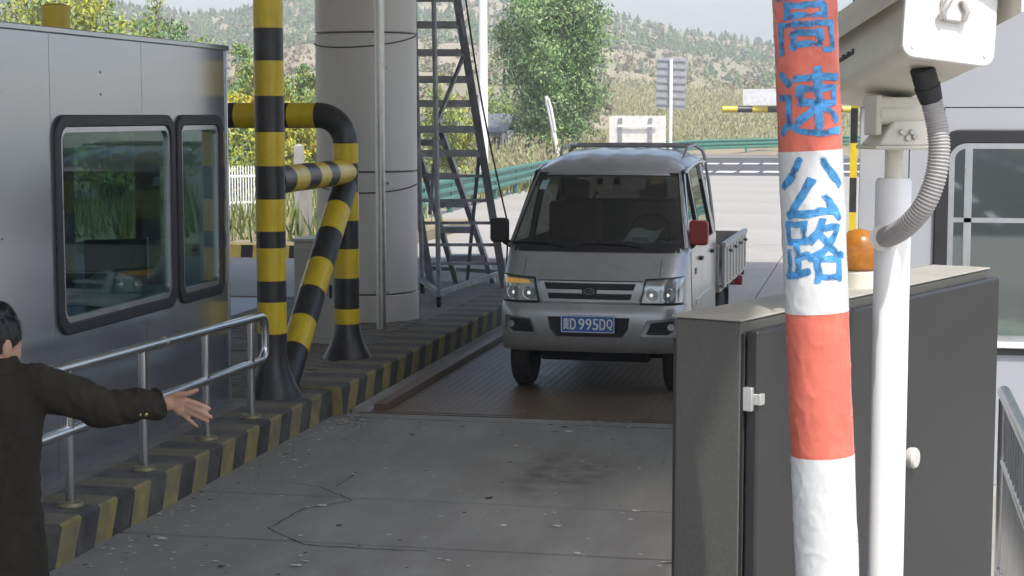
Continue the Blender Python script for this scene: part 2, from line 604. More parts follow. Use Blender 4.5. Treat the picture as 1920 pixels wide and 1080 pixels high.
def kerb(name, x0, x1, y0, y1, slant, z=0.2, pitch=0.225, parent=None, flip=False):
    """painted kerb: slanted stripes on the face (x1 side), straight ones across the top"""
    mb = MB()
    n = int(round((y1 - y0) / pitch))
    s = -1 if flip else 1
    for k in range(n):
        a = y0 + (y1 - y0) * k / n
        b = y0 + (y1 - y0) * (k + 1) / n
        j0 = 0.012 * noise.noise(Vector((a * 9, x1, 0)))
        xf = x1
        xa = xf - 0.015 * s
        sa = slant if k else 0
        sb = slant if k < n - 1 else 0
        mi = k % 2
        mb.add([(x0, a, z), (x0, b, z), (xa, b, z), (xa, a, z)], [(0, 1, 2, 3)], mi + 2)
        mb.add([(xa, a, z), (xa, b, z), (xf, b, z - 0.015), (xf, a, z - 0.015)], [(0, 1, 2, 3)], mi)
        mb.add([(xf, a, z - 0.015), (xf, b, z - 0.015), (xf + 0.012 * s + j0, b - sb, -0.03), (xf + 0.012 * s + j0, a - sa, -0.03)], [(0, 1, 2, 3)], mi)
    mb.add([(x0, y0, z), (x1 - 0.015 * s, y0, z), (x1, y0, z - .015), (x1 + .012 * s, y0, -.03), (x0, y0, -.03)], [(0, 1, 2, 3, 4)], 1)
    mb.add([(x0, y1, z), (x1 - 0.015 * s, y1, z), (x1, y1, z - .015), (x1 + .012 * s, y1, -.03), (x0, y1, -.03)], [(4, 3, 2, 1, 0)], 0)
    mb.add([(x0, y0, z), (x0, y1, z), (x0, y1, -.03), (x0, y0, -.03)], [(0, 1, 2, 3)], 0)
    o = mb.build(name, [kerb_black, kerb_yellow, kerb_top_b, kerb_top_y], parent, smooth=False)
    if parent is None:
        o['kind'] = 'structure'
    return o
kerb('kerb', -4.34, -3.965, 2.0, 12.55, 0.13)
kerb('kerb', -4.34, -3.885, 12.56, 24.5, 0.17, z=0.215, pitch=0.236)
mb = MB()
mb.span((-3.86, 12.72, -0.05), (-3.72, 20.5, 0.03))
structure('kerb_foot', mb, concrete, bevel=0.01)
kerb('kerb', -6.1, -6.44, 2.0, 24.5, -0.13, flip=True)
# right island
g = MB()
g.span((-0.55, -2, -0.03), (3.45, 24, 0.196))
structure('right_traffic_island', g, concrete)
kerb('kerb', -0.54, -0.72, -2.0, 24.0, -0.13, flip=True)
# next island over, its kerb standing in the sun
c0 = atz(420, 486, 0.0)
c1 = atz(500, 470, 0.0)
g = MB()
yk = c0.y
kb = MB()
L_ = 16
for k in range(34):
    a = -14.6 + k * 0.2
    b = a + 0.2
    kb.add([(a, 26.4, 0.2), (b, 26.4, 0.2), (b, 26.35, -0.03), (a, 26.35, -0.03)], [(0, 1, 2, 3)], k % 2)
    kb.add([(a, 26.4, 0.2), (b, 26.4, 0.2), (b, 26.75, 0.21), (a, 26.75, 0.21)], [(0, 1, 2, 3)], 1)
kb.add([(-14.6, 26.35, -.03), (-7.8, 26.35, -.03), (-7.8, 26.75, .21), (-14.6, 26.75, .21)], [(0, 1, 2, 3)], 0)
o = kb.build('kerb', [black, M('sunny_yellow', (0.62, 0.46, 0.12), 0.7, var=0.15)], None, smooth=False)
o['kind'] = 'structure'
g = MB()
g.span((-14.6, 26.76, -0.03), (-7.8, 34, 0.19))
structure('verge', g, ground_mat)

# litter and petals on the lane
lm = MB()
for k in range(420):
    if k >= 150:
        y_ = rng.uniform(7.2, 12.6)
        p = Vector((-3.93 + abs(rng.gauss(0, .22)), y_, 0)) if k < 330 else Vector((rng.uniform(-3.9, -.8), y_, 0))
    elif k < 46:
        p = atz(rng.uniform(600, 690), rng.gauss(792, 6), 0.0)
    elif k < 72:
        p = atz(rng.gauss(1140, 50), rng.gauss(797, 6), 0.0)
    else:
        p = atz(rng.uniform(250, 1270), rng.uniform(770, 1075), 0.0)
    if p.x < -3.92 or p.x > -0.75:
        continue
    s = rng.uniform(0.004, 0.011) if (k < 72 or k >= 150) else rng.choice((0.008, 0.01, 0.012, 0.014, 0.020))
    t = rng.uniform(0, PI)
    q = []
    nn_ = 5
    for i in range(nn_):
        a = t + 2 * PI * i / nn_
        q.append(p + Vector((math.cos(a) * s * 1.6, math.sin(a) * s * rng.uniform(.6, 1.1), 0.004 + rng.uniform(0, s * .5))))
    lm.add(q, [list(range(nn_))], 0 if rng.random() < .7 else 1)
tag(lm.build('litter', [M('petal', (0.55, 0.54, 0.50), 0.8), M('dark_crumb', (0.03, 0.03, 0.03), 0.9)], None, smooth=False), 'white petals and dark crumbs scattered over the lane', 'litter', kind='stuff')

# ------------------------------------------------------------------ canopy and its column
XE = 1.20
cn = thing('toll_canopy', 'flat white toll plaza canopy carried over the lanes by the round column', 'canopy', (-4.87, 17.1, 5.5))
mb = MB()
mb.span((-24, -3, 5.6), (XE, 24.0, 6.3))
mb.build('roof_slab', white_paint, cn)
mb = MB()
mb.span((-24, -3, 5.5), (XE, 24.0, 5.6))
mb.build('soffit', M('soffit_white', (0.66, 0.67, 0.68), 0.6, var=0.05), cn)
def col_panel(z0, z1, r=0.505):
    mb = MB()
    mb.lathe([(r - .012, z0), (r, z0 + .008), (r, z1 - .008), (r - .012, z1)], (-5.0, 17.1, 0), n=64)
    return mb
cl = thing('canopy_column', 'thick round off-white canopy column with a steel drainpipe up its front', 'column', (-5.0, 17.1, 0.2))
zs = [0.18, 0.48, 1.69, 3.05, 4.4, 5.52]
for a, b in zip(zs[:-1], zs[1:]):
    col_panel(a + .006, b - .006, 0.515 if a < .3 else .505).build('cladding_panel', column_white, cl, sharp=50)
mb = MB()
mb.lathe([(0.485, 0.19), (0.485, 5.53)], (-5.0, 17.1, 0), n=40)
mb.build('core', black, cl)
dp = at(713, 300, 16.78)
mb = MB()
mb.tube([(dp.x, dp.y, 0.2), (dp.x, dp.y, 5.51)], 0.047, n=20)
dpo = mb.build('drainpipe', steel_dull, cl)
for z in (2.69, 0.55, 1.6, 4.2):
    mb = MB()
    mb.lathe([(0.055, z - .012), (0.055, z + .012)], (dp.x, dp.y, 0), n=20)
    mb.span((dp.x - .085, dp.y + .02, z - .012), (dp.x + .085, dp.y + .06, z + .012))
    mb.build('pipe_clamp', steel_dull, dpo)
cab_m = M('black_cable', (0.02, 0.02, 0.02), 0.6)
for z0, dz in ((2.98, 0.05), (1.62, -0.06)):
    pts = []
    for k in range(33):
        t = PI + PI * k / 32
        sag = -0.10 * math.sin(PI * k / 32) + dz * k / 32
        pts.append((-5.0 + 0.513 * math.cos(t), 17.1 + 0.513 * math.sin(t), z0 + sag))
    mb = MB()
    mb.tube(pts, 0.006, n=6)
    mb.build('cable', cab_m, cl)
# grey utility box on the island beside the column
ub = thing('utility_box', 'pale grey upright utility cabinet on the island behind the striped brace', 'cabinet', (-5.02, 14.95, 0.2))
mb = MB()
p = at(577, 520, 15.4)
mb.span((p.x - .22, 15.0, 0.2), (p.x + .18, 15.4, 1.12))
bx_ = mb.build('body', column_white, ub, bevel=0.008)
mb = MB()
mb.span((p.x - .205, 14.985, 0.25), (p.x + .165, 15.01, 1.06))
dr = mb.build('door', M('cabinet_grey', (0.48, 0.47, 0.45), 0.5, var=.06), ub, bevel=0.004)
mb = MB()
mb.span((p.x + .12, 14.97, 0.62), (p.x + .14, 14.99, 0.74))
mb.build('handle', black, dr)
mb = MB()
mb.span((p.x - .24, 14.97, 1.121), (p.x + .2, 15.43, 1.15))
mb.build('lid', column_white, ub, bevel=0.006)

# ------------------------------------------------------------------ black and yellow guard posts
def striped(marks_px, v2z, top_mi=0):
    return [v2z(v) for v in marks_px]
def flare_profile(r, zb, marks, top, first=0):
    """post profile from the flared foot up; marks = heights where the colour changes"""
    prof, mis = [(r * 2.0, zb - .02), (r * 1.95, zb + .012), (r * 1.5, zb + .10), (r * 1.12, zb + .22), (r, zb + .30)], [0, 0, 0, 0]
    mi = 0
    for z in marks:
        prof.append((r, z)); mis.append(mi)
        mi = 1 - mi
    prof.append((r, top)); mis.append(mi)
    prof.append((r * 0.8, top + .012)); mis.append(mi)
    return prof, mis
def band_tube(pts, r, marks, n=24, first=0):
    """tube along pts with colour changes at the arc lengths in marks"""
    pts = [Vector(p) for p in pts]
    acc = [0]
    for a, b in zip(pts[:-1], pts[1:]):
        acc.append(acc[-1] + (b - a).length)
    outp, mis = [], []
    mi, k = first, 0
    mk = [m for m in marks if 0 < m < acc[-1]]
    for i in range(len(pts) - 1):
        outp.append(pts[i])
        while k < len(mk) and acc[i] <= mk[k] <= acc[i + 1]:
            mis.append(mi)
            outp.append(pts[i].lerp(pts[i + 1], (mk[k] - acc[i]) / (acc[i + 1] - acc[i])))
            mi = 1 - mi
            k += 1
        mis.append(mi)
    outp.append(pts[-1])
    # marks that coincide with points give zero length pieces: drop them
    p2, m2 = [outp[0]], []
    for p, m in zip(outp[1:], mis):
        if (p - p2[-1]).length > 1e-4:
            p2.append(p); m2.append(m)
    m2.append(m2[-1])
    mb = MB()
    mb.tube(p2, r, n=n, mis=m2)
    return mb
PR = 0.107
p1 = Vector((-4.285, 12.16, 0.2))
p2 = Vector((-4.33, 14.17, 0.2))
gp = thing('pipe_barricade', 'black and yellow steel pipe guard frame with diagonal brace on the island beside the booth', 'barricade', p1)
d1 = AX_F.dot(p1)
z1 = lambda v: CAM_H - (v - 215) / FPX * d1
pf, ms = flare_profile(PR, 0.2, [z1(v) for v in (625, 565, 525, 463, 432, 372, 310, 247, 180, 115, 55)], 3.16)
mb = MB(); mb.lathe(pf, (p1.x, p1.y, 0), n=32, mis=ms + [ms[-1]])
mb.build('front_post', [black, yellow], gp)
d2 = AX_F.dot(p2)
z2 = lambda v: CAM_H - (v - 215) / FPX * d2
# inverted U: front leg, bend, cross pipe, bend, far leg
bendr = 0.33
ztop = 2.245
prof, mis = flare_profile(PR, 0.2, [z2(v) for v in (630, 578, 520, 465, 412, 358, 305)], z2(268))
prof = prof[:-1]; mis = mis[:-1]
mb = MB(); mb.lathe(prof, (p2.x, p2.y, 0), n=32, mis=mis + [mis[-1]])
mb.build('leg', [black, yellow], gp)
xl2 = -6.1
pts = []
z0_ = z2(268)
br = ztop - z0_
for k in range(13):
    t = PI / 2 * k / 12
    pts.append((p2.x - br * (1 - math.cos(t)), p2.y, z0_ - .0 + br * math.sin(t)))
for k in range(1, 40):
    pts.append((p2.x - br + (xl2 + br - (p2.x - br)) * k / 40, p2.y, ztop))
for k in range(13):
    t = PI / 2 * k / 12
    pts.append((xl2 + br - br * math.sin(t), p2.y, ztop - br * (1 - math.cos(t))))
L1 = br * PI / 2
mks = [L1 + .015] + [L1 + .015 + 0.235 * k for k in range(1, 7)]
band_tube(pts, PR, mks).build('cross_pipe', [black, yellow], gp)
mb = MB(); mb.lathe(prof, (xl2, p2.y, 0), n=24, mis=mis + [mis[-1]])
mb.build('leg', [black, yellow], gp)
zl = 1.775
seg = 1.95
band_tube([(p1.x, p1.y + .05, zl), (p2.x, p2.y - .02, zl)], PR * 0.98, [.28, .62, .92, 1.2, 1.45]).build('link_pipe', [black, yellow], gp)
a_ = Vector((p2.x, p2.y - .03, 1.66)); b_ = Vector((p1.x + .02, p1.y + .12, 0.19))
Ld = (b_ - a_).length
band_tube([a_, b_], PR, [.30, .62, .98, 1.30, 1.62, 1.92]).build('brace', [black, yellow], gp)
for q in (p1, p2):
    for k in range(4):
        t = PI / 4 + PI / 2 * k
        mb = MB(); mb.lathe([(.016, .205), (.016, .235), (.010, .245)], (q.x + .175 * math.cos(t), q.y + .175 * math.sin(t), 0), n=6)
        mb.build('anchor_bolt', black, gp)
# the second post, its top showing above the booth roof
p3 = Vector((-6.12, 12.55, 0.2))
gp2 = thing('guard_post', 'yellow topped guard post standing behind the steel booth, only its top showing', 'post', p3)
pf, ms = flare_profile(PR, 0.2, [.55, .8, 1.0, 1.25, 1.5, 1.75, 2.0, 2.25, 2.5], 3.06)
mb = MB(); mb.lathe(pf, (p3.x, p3.y, 0), n=32, mis=[1 - m for m in ms + [ms[-1]]])
mb.build('shaft', [yellow, black], gp2)
mb = MB(); mb.lathe([(PR * 1.06, 3.04), (PR * 1.06, 3.075), (PR * .6, 3.09)], (p3.x, p3.y, 0), n=32)
mb.build('cap', yellow, gp2)

# ------------------------------------------------------------------ rounded window unit (frame, trim, pane)
def rrect(a0, a1, b0, b1, r, n=8):
    pts = []
    for cx, cz, t0 in ((a1 - r, b1 - r, 0), (a0 + r, b1 - r, 90), (a0 + r, b0 + r, 180), (a1 - r, b0 + r, 270)):
        for k in range(n + 1):
            t = R(t0 + 90 * k / n)
            pts.append((cx + r * math.cos(t), cz + r * math.sin(t)))
    return pts
def ring(mb, outer, inner, fn, d0, d1, mi=0):
    """frame between two outlines, from depth d0 to d1; fn(a, b, d) -> point"""
    n = len(outer)
    vs_ = [fn(a, b, d) for d in (d0, d1) for (a, b) in outer] + [fn(a, b, d) for d in (d0, d1) for (a, b) in inner]
    fs = []
    for i in range(n):
        j = (i + 1) % n
        fs += [[i, j, n + j, n + i], [2 * n + j, 2 * n + i, 3 * n + i, 3 * n + j], [n + i, n + j, 3 * n + j, 3 * n + i], [j, i, 2 * n + i, 2 * n + j]]
    mb.add(vs_, fs, mi)
    return mb
pane_dark = glass('booth_glass', (0.62, 0.74, 0.73), 0.86, 0.03, 1.62)
pane_clear = glass('back_glass', (0.9, 0.95, 0.95), 0.95, 0.03, 1.4)
def window(parent, a0, a1, b0, b1, fn, r=0.13, fw=0.07, tw=0.03, gm=None):
    w = MB()
    ring(w, rrect(a0, a1, b0, b1, r), rrect(a0 + fw, a1 - fw, b0 + fw, b1 - fw, r - fw * .6), fn, -0.02, 0.022)
    wo = w.build('window', rubber, parent, bevel=0.008)
    t = MB()
    i0 = fw - .004
    ring(t, rrect(a0 + i0, a1 - i0, b0 + i0, b1 - i0, r - i0 * .6), rrect(a0 + fw + tw, a1 - fw - tw, b0 + fw + tw, b1 - fw - tw, max(.02, r - (fw + tw) * .75)), fn, -0.025, 0.01)
    t.build('frame', alu, wo)
    g_ = MB()
    pl = rrect(a0 + fw + tw * .5, a1 - fw - tw * .5, b0 + fw + tw * .5, b1 - fw - tw * .5, .05)
    g_.prism(pl, lambda p: fn(p[0], p[1], -.012), lambda p: fn(p[0], p[1], -.007))
    g_.build('pane', gm or pane_dark, wo)
    return wo

# ------------------------------------------------------------------ the steel booth on the left island
BX = -4.48
lb = thing('toll_booth', 'brushed stainless steel toll booth with rounded dark windows behind the handrail', 'booth', (-5.2, 9.6, 0.2))
fnL = lambda a, b, d: Vector((BX + d, a, b))
W1 = (9.11, 10.83, 1.0, 2.25)
W2 = (10.87, 11.69, 1.0, 2.25)
YN, YF = 6.6, 11.80
ZB, ZT = 0.197, 2.70
ins = 0.045
def panel(y0, y1, z0, z1):
    mb = MB()
    mb.span((BX - .03, y0 + .0025, z0 + .001), (BX, y1 - .0025, z1 - .001))
    return mb.build('wall_panel', booth_steel, lb)
zlo, zhi = W1[2] + ins, W1[3] - ins
for y0, y1 in ((6.6, 7.85), (7.85, 9.09)):
    panel(y0, y1, ZB, ZT)
yb = 10.345
panel(9.09, yb, ZB, zlo); panel(yb, YF, ZB, zlo)
panel(9.09, yb, zhi, ZT); panel(yb, YF, zhi, ZT)
panel(9.09, W1[0] + ins, zlo, zhi)
panel(W1[1] - ins, W2[0] + ins, zlo, zhi)
panel(W2[1] - ins, YF, zlo, zhi)
window(lb, *W1, fnL)
window(lb, *W2, fnL, r=0.11)
mb = MB(); mb.span((-5.98, YF - .03, ZB), (BX - .031, YF, 1.0)); mb.span((-5.98, YF - .03, 2.25), (BX - .031, YF, ZT)); mb.span((-5.98, YF - .03, 1.0), (-5.8, YF, 2.25)); mb.span((-4.68, YF - .03, 1.0), (BX - .031, YF, 2.25)); mb.build('end_wall', booth_steel, lb)
mb = MB(); mb.span((-5.8, YF - .018, 1.0), (-4.68, YF - .012, 2.25)); mb.build('end_pane', pane_dark, lb)
mb = MB(); mb.span((-5.98, YN, ZB), (BX - .031, YN + .03, ZT)); mb.build('end_wall', booth_steel, lb)
mb = MB()
mb.span((-6.0, YN, ZB), (-5.97, YF, .9)); mb.span((-6.0, YN, 2.2), (-5.97, YF, ZT))
for a, b in ((YN, 6.8), (9.0, 9.15), (11.5, YF)):
    mb.span((-6.0, a, .9), (-5.97, b, 2.2))
mb.build('back_wall', booth_steel, lb)
mb = MB(); mb.span((-5.992, 6.8, .9), (-5.985, 9.0, 2.2)); mb.span((-5.992, 9.15, .9), (-5.985, 11.5, 2.2)); mb.build('back_pane', pane_clear, lb)
mb = MB(); mb.span((-6.03, YN - .03, ZT), (BX + .02, YF + .03, ZT + .035)); mb.build('roof', booth_steel, lb, bevel=.006)
mb = MB(); mb.span((-5.96, YN + .03, ZB), (BX - .04, YF - .03, ZB + .12)); mb.build('floor', M('booth_floor', (.10, .10, .11), .6), lb)
mb = MB(); mb.span((-5.96, YN + .04, 2.52), (BX - .05, YF - .04, 2.56)); mb.build('ceiling', M('booth_ceiling', (.35, .35, .35), .7), lb)
mb = MB(); mb.span((BX - .02, YF, ZB), (BX + .012, YF + .012, ZT)); mb.build('corner_trim', booth_steel, lb, bevel=.004)
for y in (8.47, 9.7):
    for z in (2.5, 2.37, 1.6):
        mb = MB(); mb.lathe([(.007, 0), (.005, .004)], (BX, y + .02 * z, z), n=8, rot=Matrix.Rotation(PI / 2, 3, 'Y'))
        mb.build('rivet', black, lb)
# desk and equipment inside the booth: things of their own
dk = thing('booth_desk', 'pale desk inside the steel booth along its window', 'desk', (-4.85, 10.2, .32))
mb = MB(); mb.span((-5.2, 9.0, 1.02), (-4.53, 11.6, 1.06)); mb.build('top', M('desk_top', (.32, .40, .42), .35), dk, bevel=.004)
mb = MB(); mb.span((-5.17, 9.05, .31), (-5.13, 11.55, 1.02)); mb.span((-5.13, 9.05, .31), (-4.56, 9.09, 1.02)); mb.span((-5.13, 11.51, .31), (-4.56, 11.55, 1.02)); mb.build('panels', M('desk_side', (.2, .21, .22), .6), dk)
mo = thing('monitor', 'flat computer monitor on the desk seen through the wide booth window', 'monitor', (-4.82, 10.66, 1.06), R(-62))
mb = MB(); mb.box((0, 0, .26), (.045, .40, .25)); mb.build('screen_case', M('monitor_black', (.03, .032, .035), .45), mo, bevel=.008)
mb = MB(); mb.box((-.024, 0, .26), (.004, .37, .22)); mb.build('screen', M('screen_glow', (.10, .17, .2), .3, emit=.35), mo)
mb = MB(); mb.bar((0, 0, .006), (0, 0, .15), .05, .04, up=(1, 0, 0)); mb.build('stand', M('monitor_black', (.03, .03, .03)), mo)
mb = MB(); mb.lathe([(.11, 0), (.11, .008), (.10, .012)], (0, 0, 0), n=24); mb.build('base', M('monitor_black', (.03, .03, .03)), mo)
mb = MB(); mb.box((0.0, .206, .26), (.05, .010, .27)); mb.build('bezel', alu, mo)
hp = MB()
hp.lathe([(.0, 0), (.16, .0), (.19, .05), (.16, .14), (.08, .2), (.0, .215)], (-4.70, 10.30, 1.061), n=24)
hp.v = [Vector((p.x, (p.y - 10.30) * 1.15 + 10.30, p.z)) for p in hp.v]
hpo = thing('folded_coat', 'pale rounded bundle lying on the desk inside the booth window', 'bundle', (-4.70, 10.30, 1.06))
hp.build('bundle', M('pale_cloth', (.42, .50, .46), .9, var=.2), hpo)
ch = thing('office_chair', 'teal backed office chair inside the steel booth', 'chair', (-5.5, 10.6, .32))
mb = MB(); mb.span((-5.72, 10.4, .78), (-5.28, 10.85, .84)); mb.build('seat', M('chair_teal', (.03, .15, .18), .8), ch, bevel=.02)
mb = MB(); mb.span((-5.76, 10.42, .95), (-5.70, 10.83, 1.5)); mb.build('backrest', M('chair_teal', (.03, .15, .18), .8), ch, bevel=.02)
mb = MB(); mb.tube([(-5.5, 10.62, .36), (-5.5, 10.62, .79)], .03); mb.tube([(-5.72, 10.62, .8), (-5.73, 10.62, 1.0)], .02); mb.build('stem', dark_plastic, ch)
mb = MB()
for k in range(5):
    t = 2 * PI * k / 5
    mb.bar((-5.5, 10.62, .38), (-5.5 + .27 * math.cos(t), 10.62 + .27 * math.sin(t), .34), .035, .03)
mb.build('base', dark_plastic, ch)

# ------------------------------------------------------------------ stainless handrail in front of the booth
hr = thing('handrail', 'stainless steel pipe handrail bolted on the striped kerb in front of the booth', 'railing', (-4.1, 10.0, .2))
HX = -4.11
posts_y = [6.35, 7.42, 8.46, 9.42, 10.40, 11.22]
zt = lambda y: 0.935 - (y - 8.4) * 0.022
zm = lambda y: 0.60 - (y - 8.4) * 0.012
pts = [(HX, 5.9, zt(5.9)), (HX, 8.0, zt(8.0)), (HX, 9.5, zt(9.5)), (HX, 11.42, zt(11.42))]
yo, rr_ = 11.50, 0.09
zc = zt(11.42)
for k in range(1, 8):
    t = PI / 2 * k / 7
    pts.append((HX, 11.42 + rr_ * math.sin(t), zc - rr_ * (1 - math.cos(t))))
zm2 = zm(11.42)
for k in range(0, 8):
    t = PI / 2 * k / 7
    pts.append((HX, 11.42 + rr_ * math.cos(t), zm2 + rr_ - rr_ * math.sin(t)))
pts += [(HX, 9.5, zm(9.5)), (HX, 8.0, zm(8.0)), (HX, 5.9, zm(5.9))]
mb = MB(); mb.tube(pts, 0.03, n=16)
mb.build('rail', steel, hr)
for y in posts_y:
    mb = MB()
    mb.tube([(HX, y, .2), (HX, y, zt(y) - .01)], .027, n=16)
    po = mb.build('post', steel, hr)
    mb = MB()
    mb.lathe([(.068, .197), (.07, .205), (.062, .222), (.03, .23)], (HX, y, 0), n=20)
    mb.build('foot_flange', M('brassy_flange', (.24, .215, .13), .5, .6, var=.2), po)
for y in (8.15, 9.75):
    mb = MB(); mb.lathe([(.0335, -.016), (.0335, .016)], (HX, y, zt(y)), n=16, rot=Matrix.Rotation(PI / 2, 3, 'X')); mb.build('sleeve', steel_dull, hr)

# ------------------------------------------------------------------ rolling platform ladder
ldr = thing('platform_ladder', 'grey steel rolling platform ladder with casters standing beside the round column', 'ladder', (-4.5, 19.6, .2))
lad = M('ladder_steel', (.30, .31, .33), .5, .5, var=.25, scale=7, dirt=(.10, .085, .07), damt=.5, dscale=6)
dm = lambda v: 19.2 + (v + 30) / 563 * 1.55
ur = lambda v: 852 + (v + 30) * 93 / 563
ul = lambda v: ur(v) - 137
def L3(u, v, d): return at(u, v, d)
for f_ in (ur, ul):
    mb = MB()
    v0 = -250
    mb.bar(L3(f_(540), 540, dm(540)), L3(f_(v0), v0, dm(v0)), .09, .06, up=AX_F)
    mb.build('stringer', lad, ldr, bevel=.004)
for i, v in enumerate((-205, -155, -105, -55, -6, 44, 96, 146, 191, 239, 284, 330, 376, 418, 459, 494)):
    mb = MB()
    a, b = L3(ul(v), v, dm(v)), L3(ur(v), v, dm(v))
    if i < 11:
        mb.bar(a, b, .16, .028); 
        mb.bar(a + Vector((0, -.08, -.02)), b + Vector((0, -.08, -.02)), .02, .08)
        nm = 'tread'
    else:
        mb.bar(a, b, .035, .035)
        nm = 'rung'
    mb.build(nm, lad, ldr)
# inner stair
ia, ib = L3(820, 225, 20.3), L3(925, 529, 21.55)
ja, jb = L3(768, 225, 20.3), L3(856, 529, 21.55)
for a, b in ((ia, ib), (ja, jb)):
    mb = MB(); mb.bar(a, b, .12, .06, up=AX_R); mb.build('stringer', lad, ldr, bevel=.004)
for t in (.13, .33, .50, .66, .84):
    a, b = ja.lerp(jb, t), ia.lerp(ib, t)
    mb = MB(); mb.bar(a, b, .24, .075); mb.build('tread', lad, ldr)
# front posts and casters
base_pts = []
for u, v, d, u2, d2_ in ((823, 566, 18.75, 809, 18.6), (792, 533, 20.2, 770, 19.6)):
    foot = L3(u, v, d); foot.z = .32
    top = L3(u2, -250, d2_)
    mb = MB(); mb.tube([foot, top], .027, n=10); mb.build('post', lad, ldr)
    base_pts.append(foot)
f3 = L3(944, 516, 21.3); f3.z = .32
f4 = L3(806, 508, 21.9); f4.z = .32
base_pts += [f3, f4]
for f in base_pts:
    mb = MB()
    mb.box((f.x, f.y, .325), (.12, .12, .012))
    mb.span((f.x - .03, f.y - .012, .25), (f.x - .024, f.y + .04, .325)); mb.span((f.x + .024, f.y - .012, .25), (f.x + .03, f.y + .04, .325))
    co = mb.build('caster', lad, ldr)
    mb = MB(); mb.lathe([(.03, -.02), (.055, -.016), (.055, .016), (.03, .02)], (f.x, f.y + .015, .252), n=16, rot=Matrix.Rotation(PI / 2, 3, 'Y')); mb.build('wheel', rubber, co)
for a, b in ((0, 2), (0, 1), (1, 3), (2, 3)):
    mb = MB(); mb.bar(base_pts[a] + Vector((0, 0, .03)), base_pts[b] + Vector((0, 0, .03)), .05, .05); mb.build('base_bar', lad, ldr)
for (u, v, d), (u2, v2, d2_) in (((818, 232, 18.7), (869, 105, 19.5)), ((899, 283, 20.05), (876, 524, 21.4)), ((806, 400, 18.75), (815, 300, 20.2)), ((862, 18, 19.3), (872, 70, 19.3))):
    mb = MB(); mb.bar(L3(u, v, d), L3(u2, v2, d2_), .04, .03); mb.build('diagonal_brace', lad, ldr)
hc = MB()
pts = [at(872 + (950 - 872) * t - 6 * math.sin(PI * t), -10 + 420 * t, 19.0 + 1.2 * t) for t in [k / 20 for k in range(-8, 21)]]
pts += [at(952, 430, 20.2), at(951, 470, 20.2), at(949, 520, 20.2)]
hc.tube(pts, .011, n=6)
hco = hc.build('hand_cable', cab_m, ldr)

# ------------------------------------------------------------------ person seen from behind, right arm held out
S0 = 565.0
D0 = FPX / S0
root = AX_R * ((-8 - 960) / S0) + AX_F * D0
per = thing('person', 'person in a dark uniform jacket seen from behind, right arm held out over the lane', 'person', (root.x, root.y, 0), YAW)
def PL(u, v, dd=0.0):
    s = FPX / (D0 + dd)
    return Vector(((u - 960) / s + 960 / S0, dd, CAM_H - (v - 215) / s))
skin = M('skin', (0.50, 0.29, 0.20), 0.5, var=.12, scale=12)
cloth = M('jacket_cloth', (0.032, 0.028, 0.020), 0.85, var=.3, scale=9, bump=.3, bscale=260, spec=.25)
trou = M('trouser_cloth', (0.018, 0.018, 0.02), .85, var=.25, bump=.2, bscale=260)
hair_m = M('black_hair', (0.010, 0.009, 0.009), .45, var=.4, scale=40, stretch=(1, 1, .2), bump=.5, bscale=90)
hc_ = Vector((-.026, .01, 1.508))
HR = Matrix.Rotation(R(-34), 3, 'Z')      # head turned towards the truck
def ell(mb, c, r, n=20, m=14, rot=None):
    c = Vector(c)
    def fn(a, b):
        t, p = 2 * PI * a, -PI / 2 + PI * b
        q = Vector((r[0] * math.cos(p) * math.cos(t), r[1] * math.cos(p) * math.sin(t), r[2] * math.sin(p)))
        return c + (rot @ q if rot is not None else q)
    vs_ = [fn(i / n, j / m) for j in range(m + 1) for i in range(n)]
    fs = [[j * n + i, j * n + (i + 1) % n, (j + 1) * n + (i + 1) % n, (j + 1) * n + i] for j in range(m) for i in range(n)]
    mb.add(vs_, fs)
sh = Vector((.135, .0, 1.345)); el = PL(196, 771, .17); wr = PL(307, 758, .32)
shl = Vector((-.18, .02, 1.345)); ell_ = Vector((-.24, .03, 1.06)); wrl = Vector((-.25, .12, .82))
b = MB()
ell(b, hc_, (.074, .095, .118), rot=HR)
ell(b, hc_ + HR @ Vector((0, .03, -.055)), (.060, .075, .075), rot=HR)        # jaw
ell(b, hc_ + HR @ Vector((0, .105, -.03)), (.014, .022, .026))        # nose
ell(b, hc_ + HR @ Vector((0, .095, -.068)), (.026, .012, .010), rot=HR)       # lips
for s in (-1, 1):
    ell(b, hc_ + HR @ Vector((s * .030, .082, .006)), (.015, .010, .008), rot=HR)      # eyelids
    ell(b, hc_ + HR @ Vector((s * .078, -.005, -.03)), (.012, .024, .036), rot=HR @ Matrix.Rotation(.25 * s, 3, 'Z'))   # ears
b.tube([hc_ + Vector((0, -.015, -.05)), (0, -.02, 1.40), (0, -.01, 1.33)], [.056, .054, .065], n=16)
b.tube([(0, 0, 1.36), (0, 0, 1.25), (-.005, 0, 1.05), (-.005, 0, .95), (0, 0, .86)], [.07, .115, .105, .105, .105], n=18)
for a_, e_, w_ in ((sh, el, wr), (shl, ell_, wrl)):
    b.tube([Vector((a_.x * .4, 0, a_.z - .01)), a_, a_.lerp(e_, .5), e_, e_.lerp(w_, .5), w_], [.06, .055, .048, .042, .038, .028], n=14)
for s in (-1, 1):
    b.tube([(s * .035, 0, .88), (s * .055, .01, .70), (s * .095, .01, .47), (s * .095, -.01, .28), (s * .095, -.02, .08)], [.06, .06, .055, .05, .04], n=14)
    b.tube([(s * .095, -.05, .06), (s * .10, .06, .045), (s * .11, .15, .035)], [.04, .04, .03], n=12)
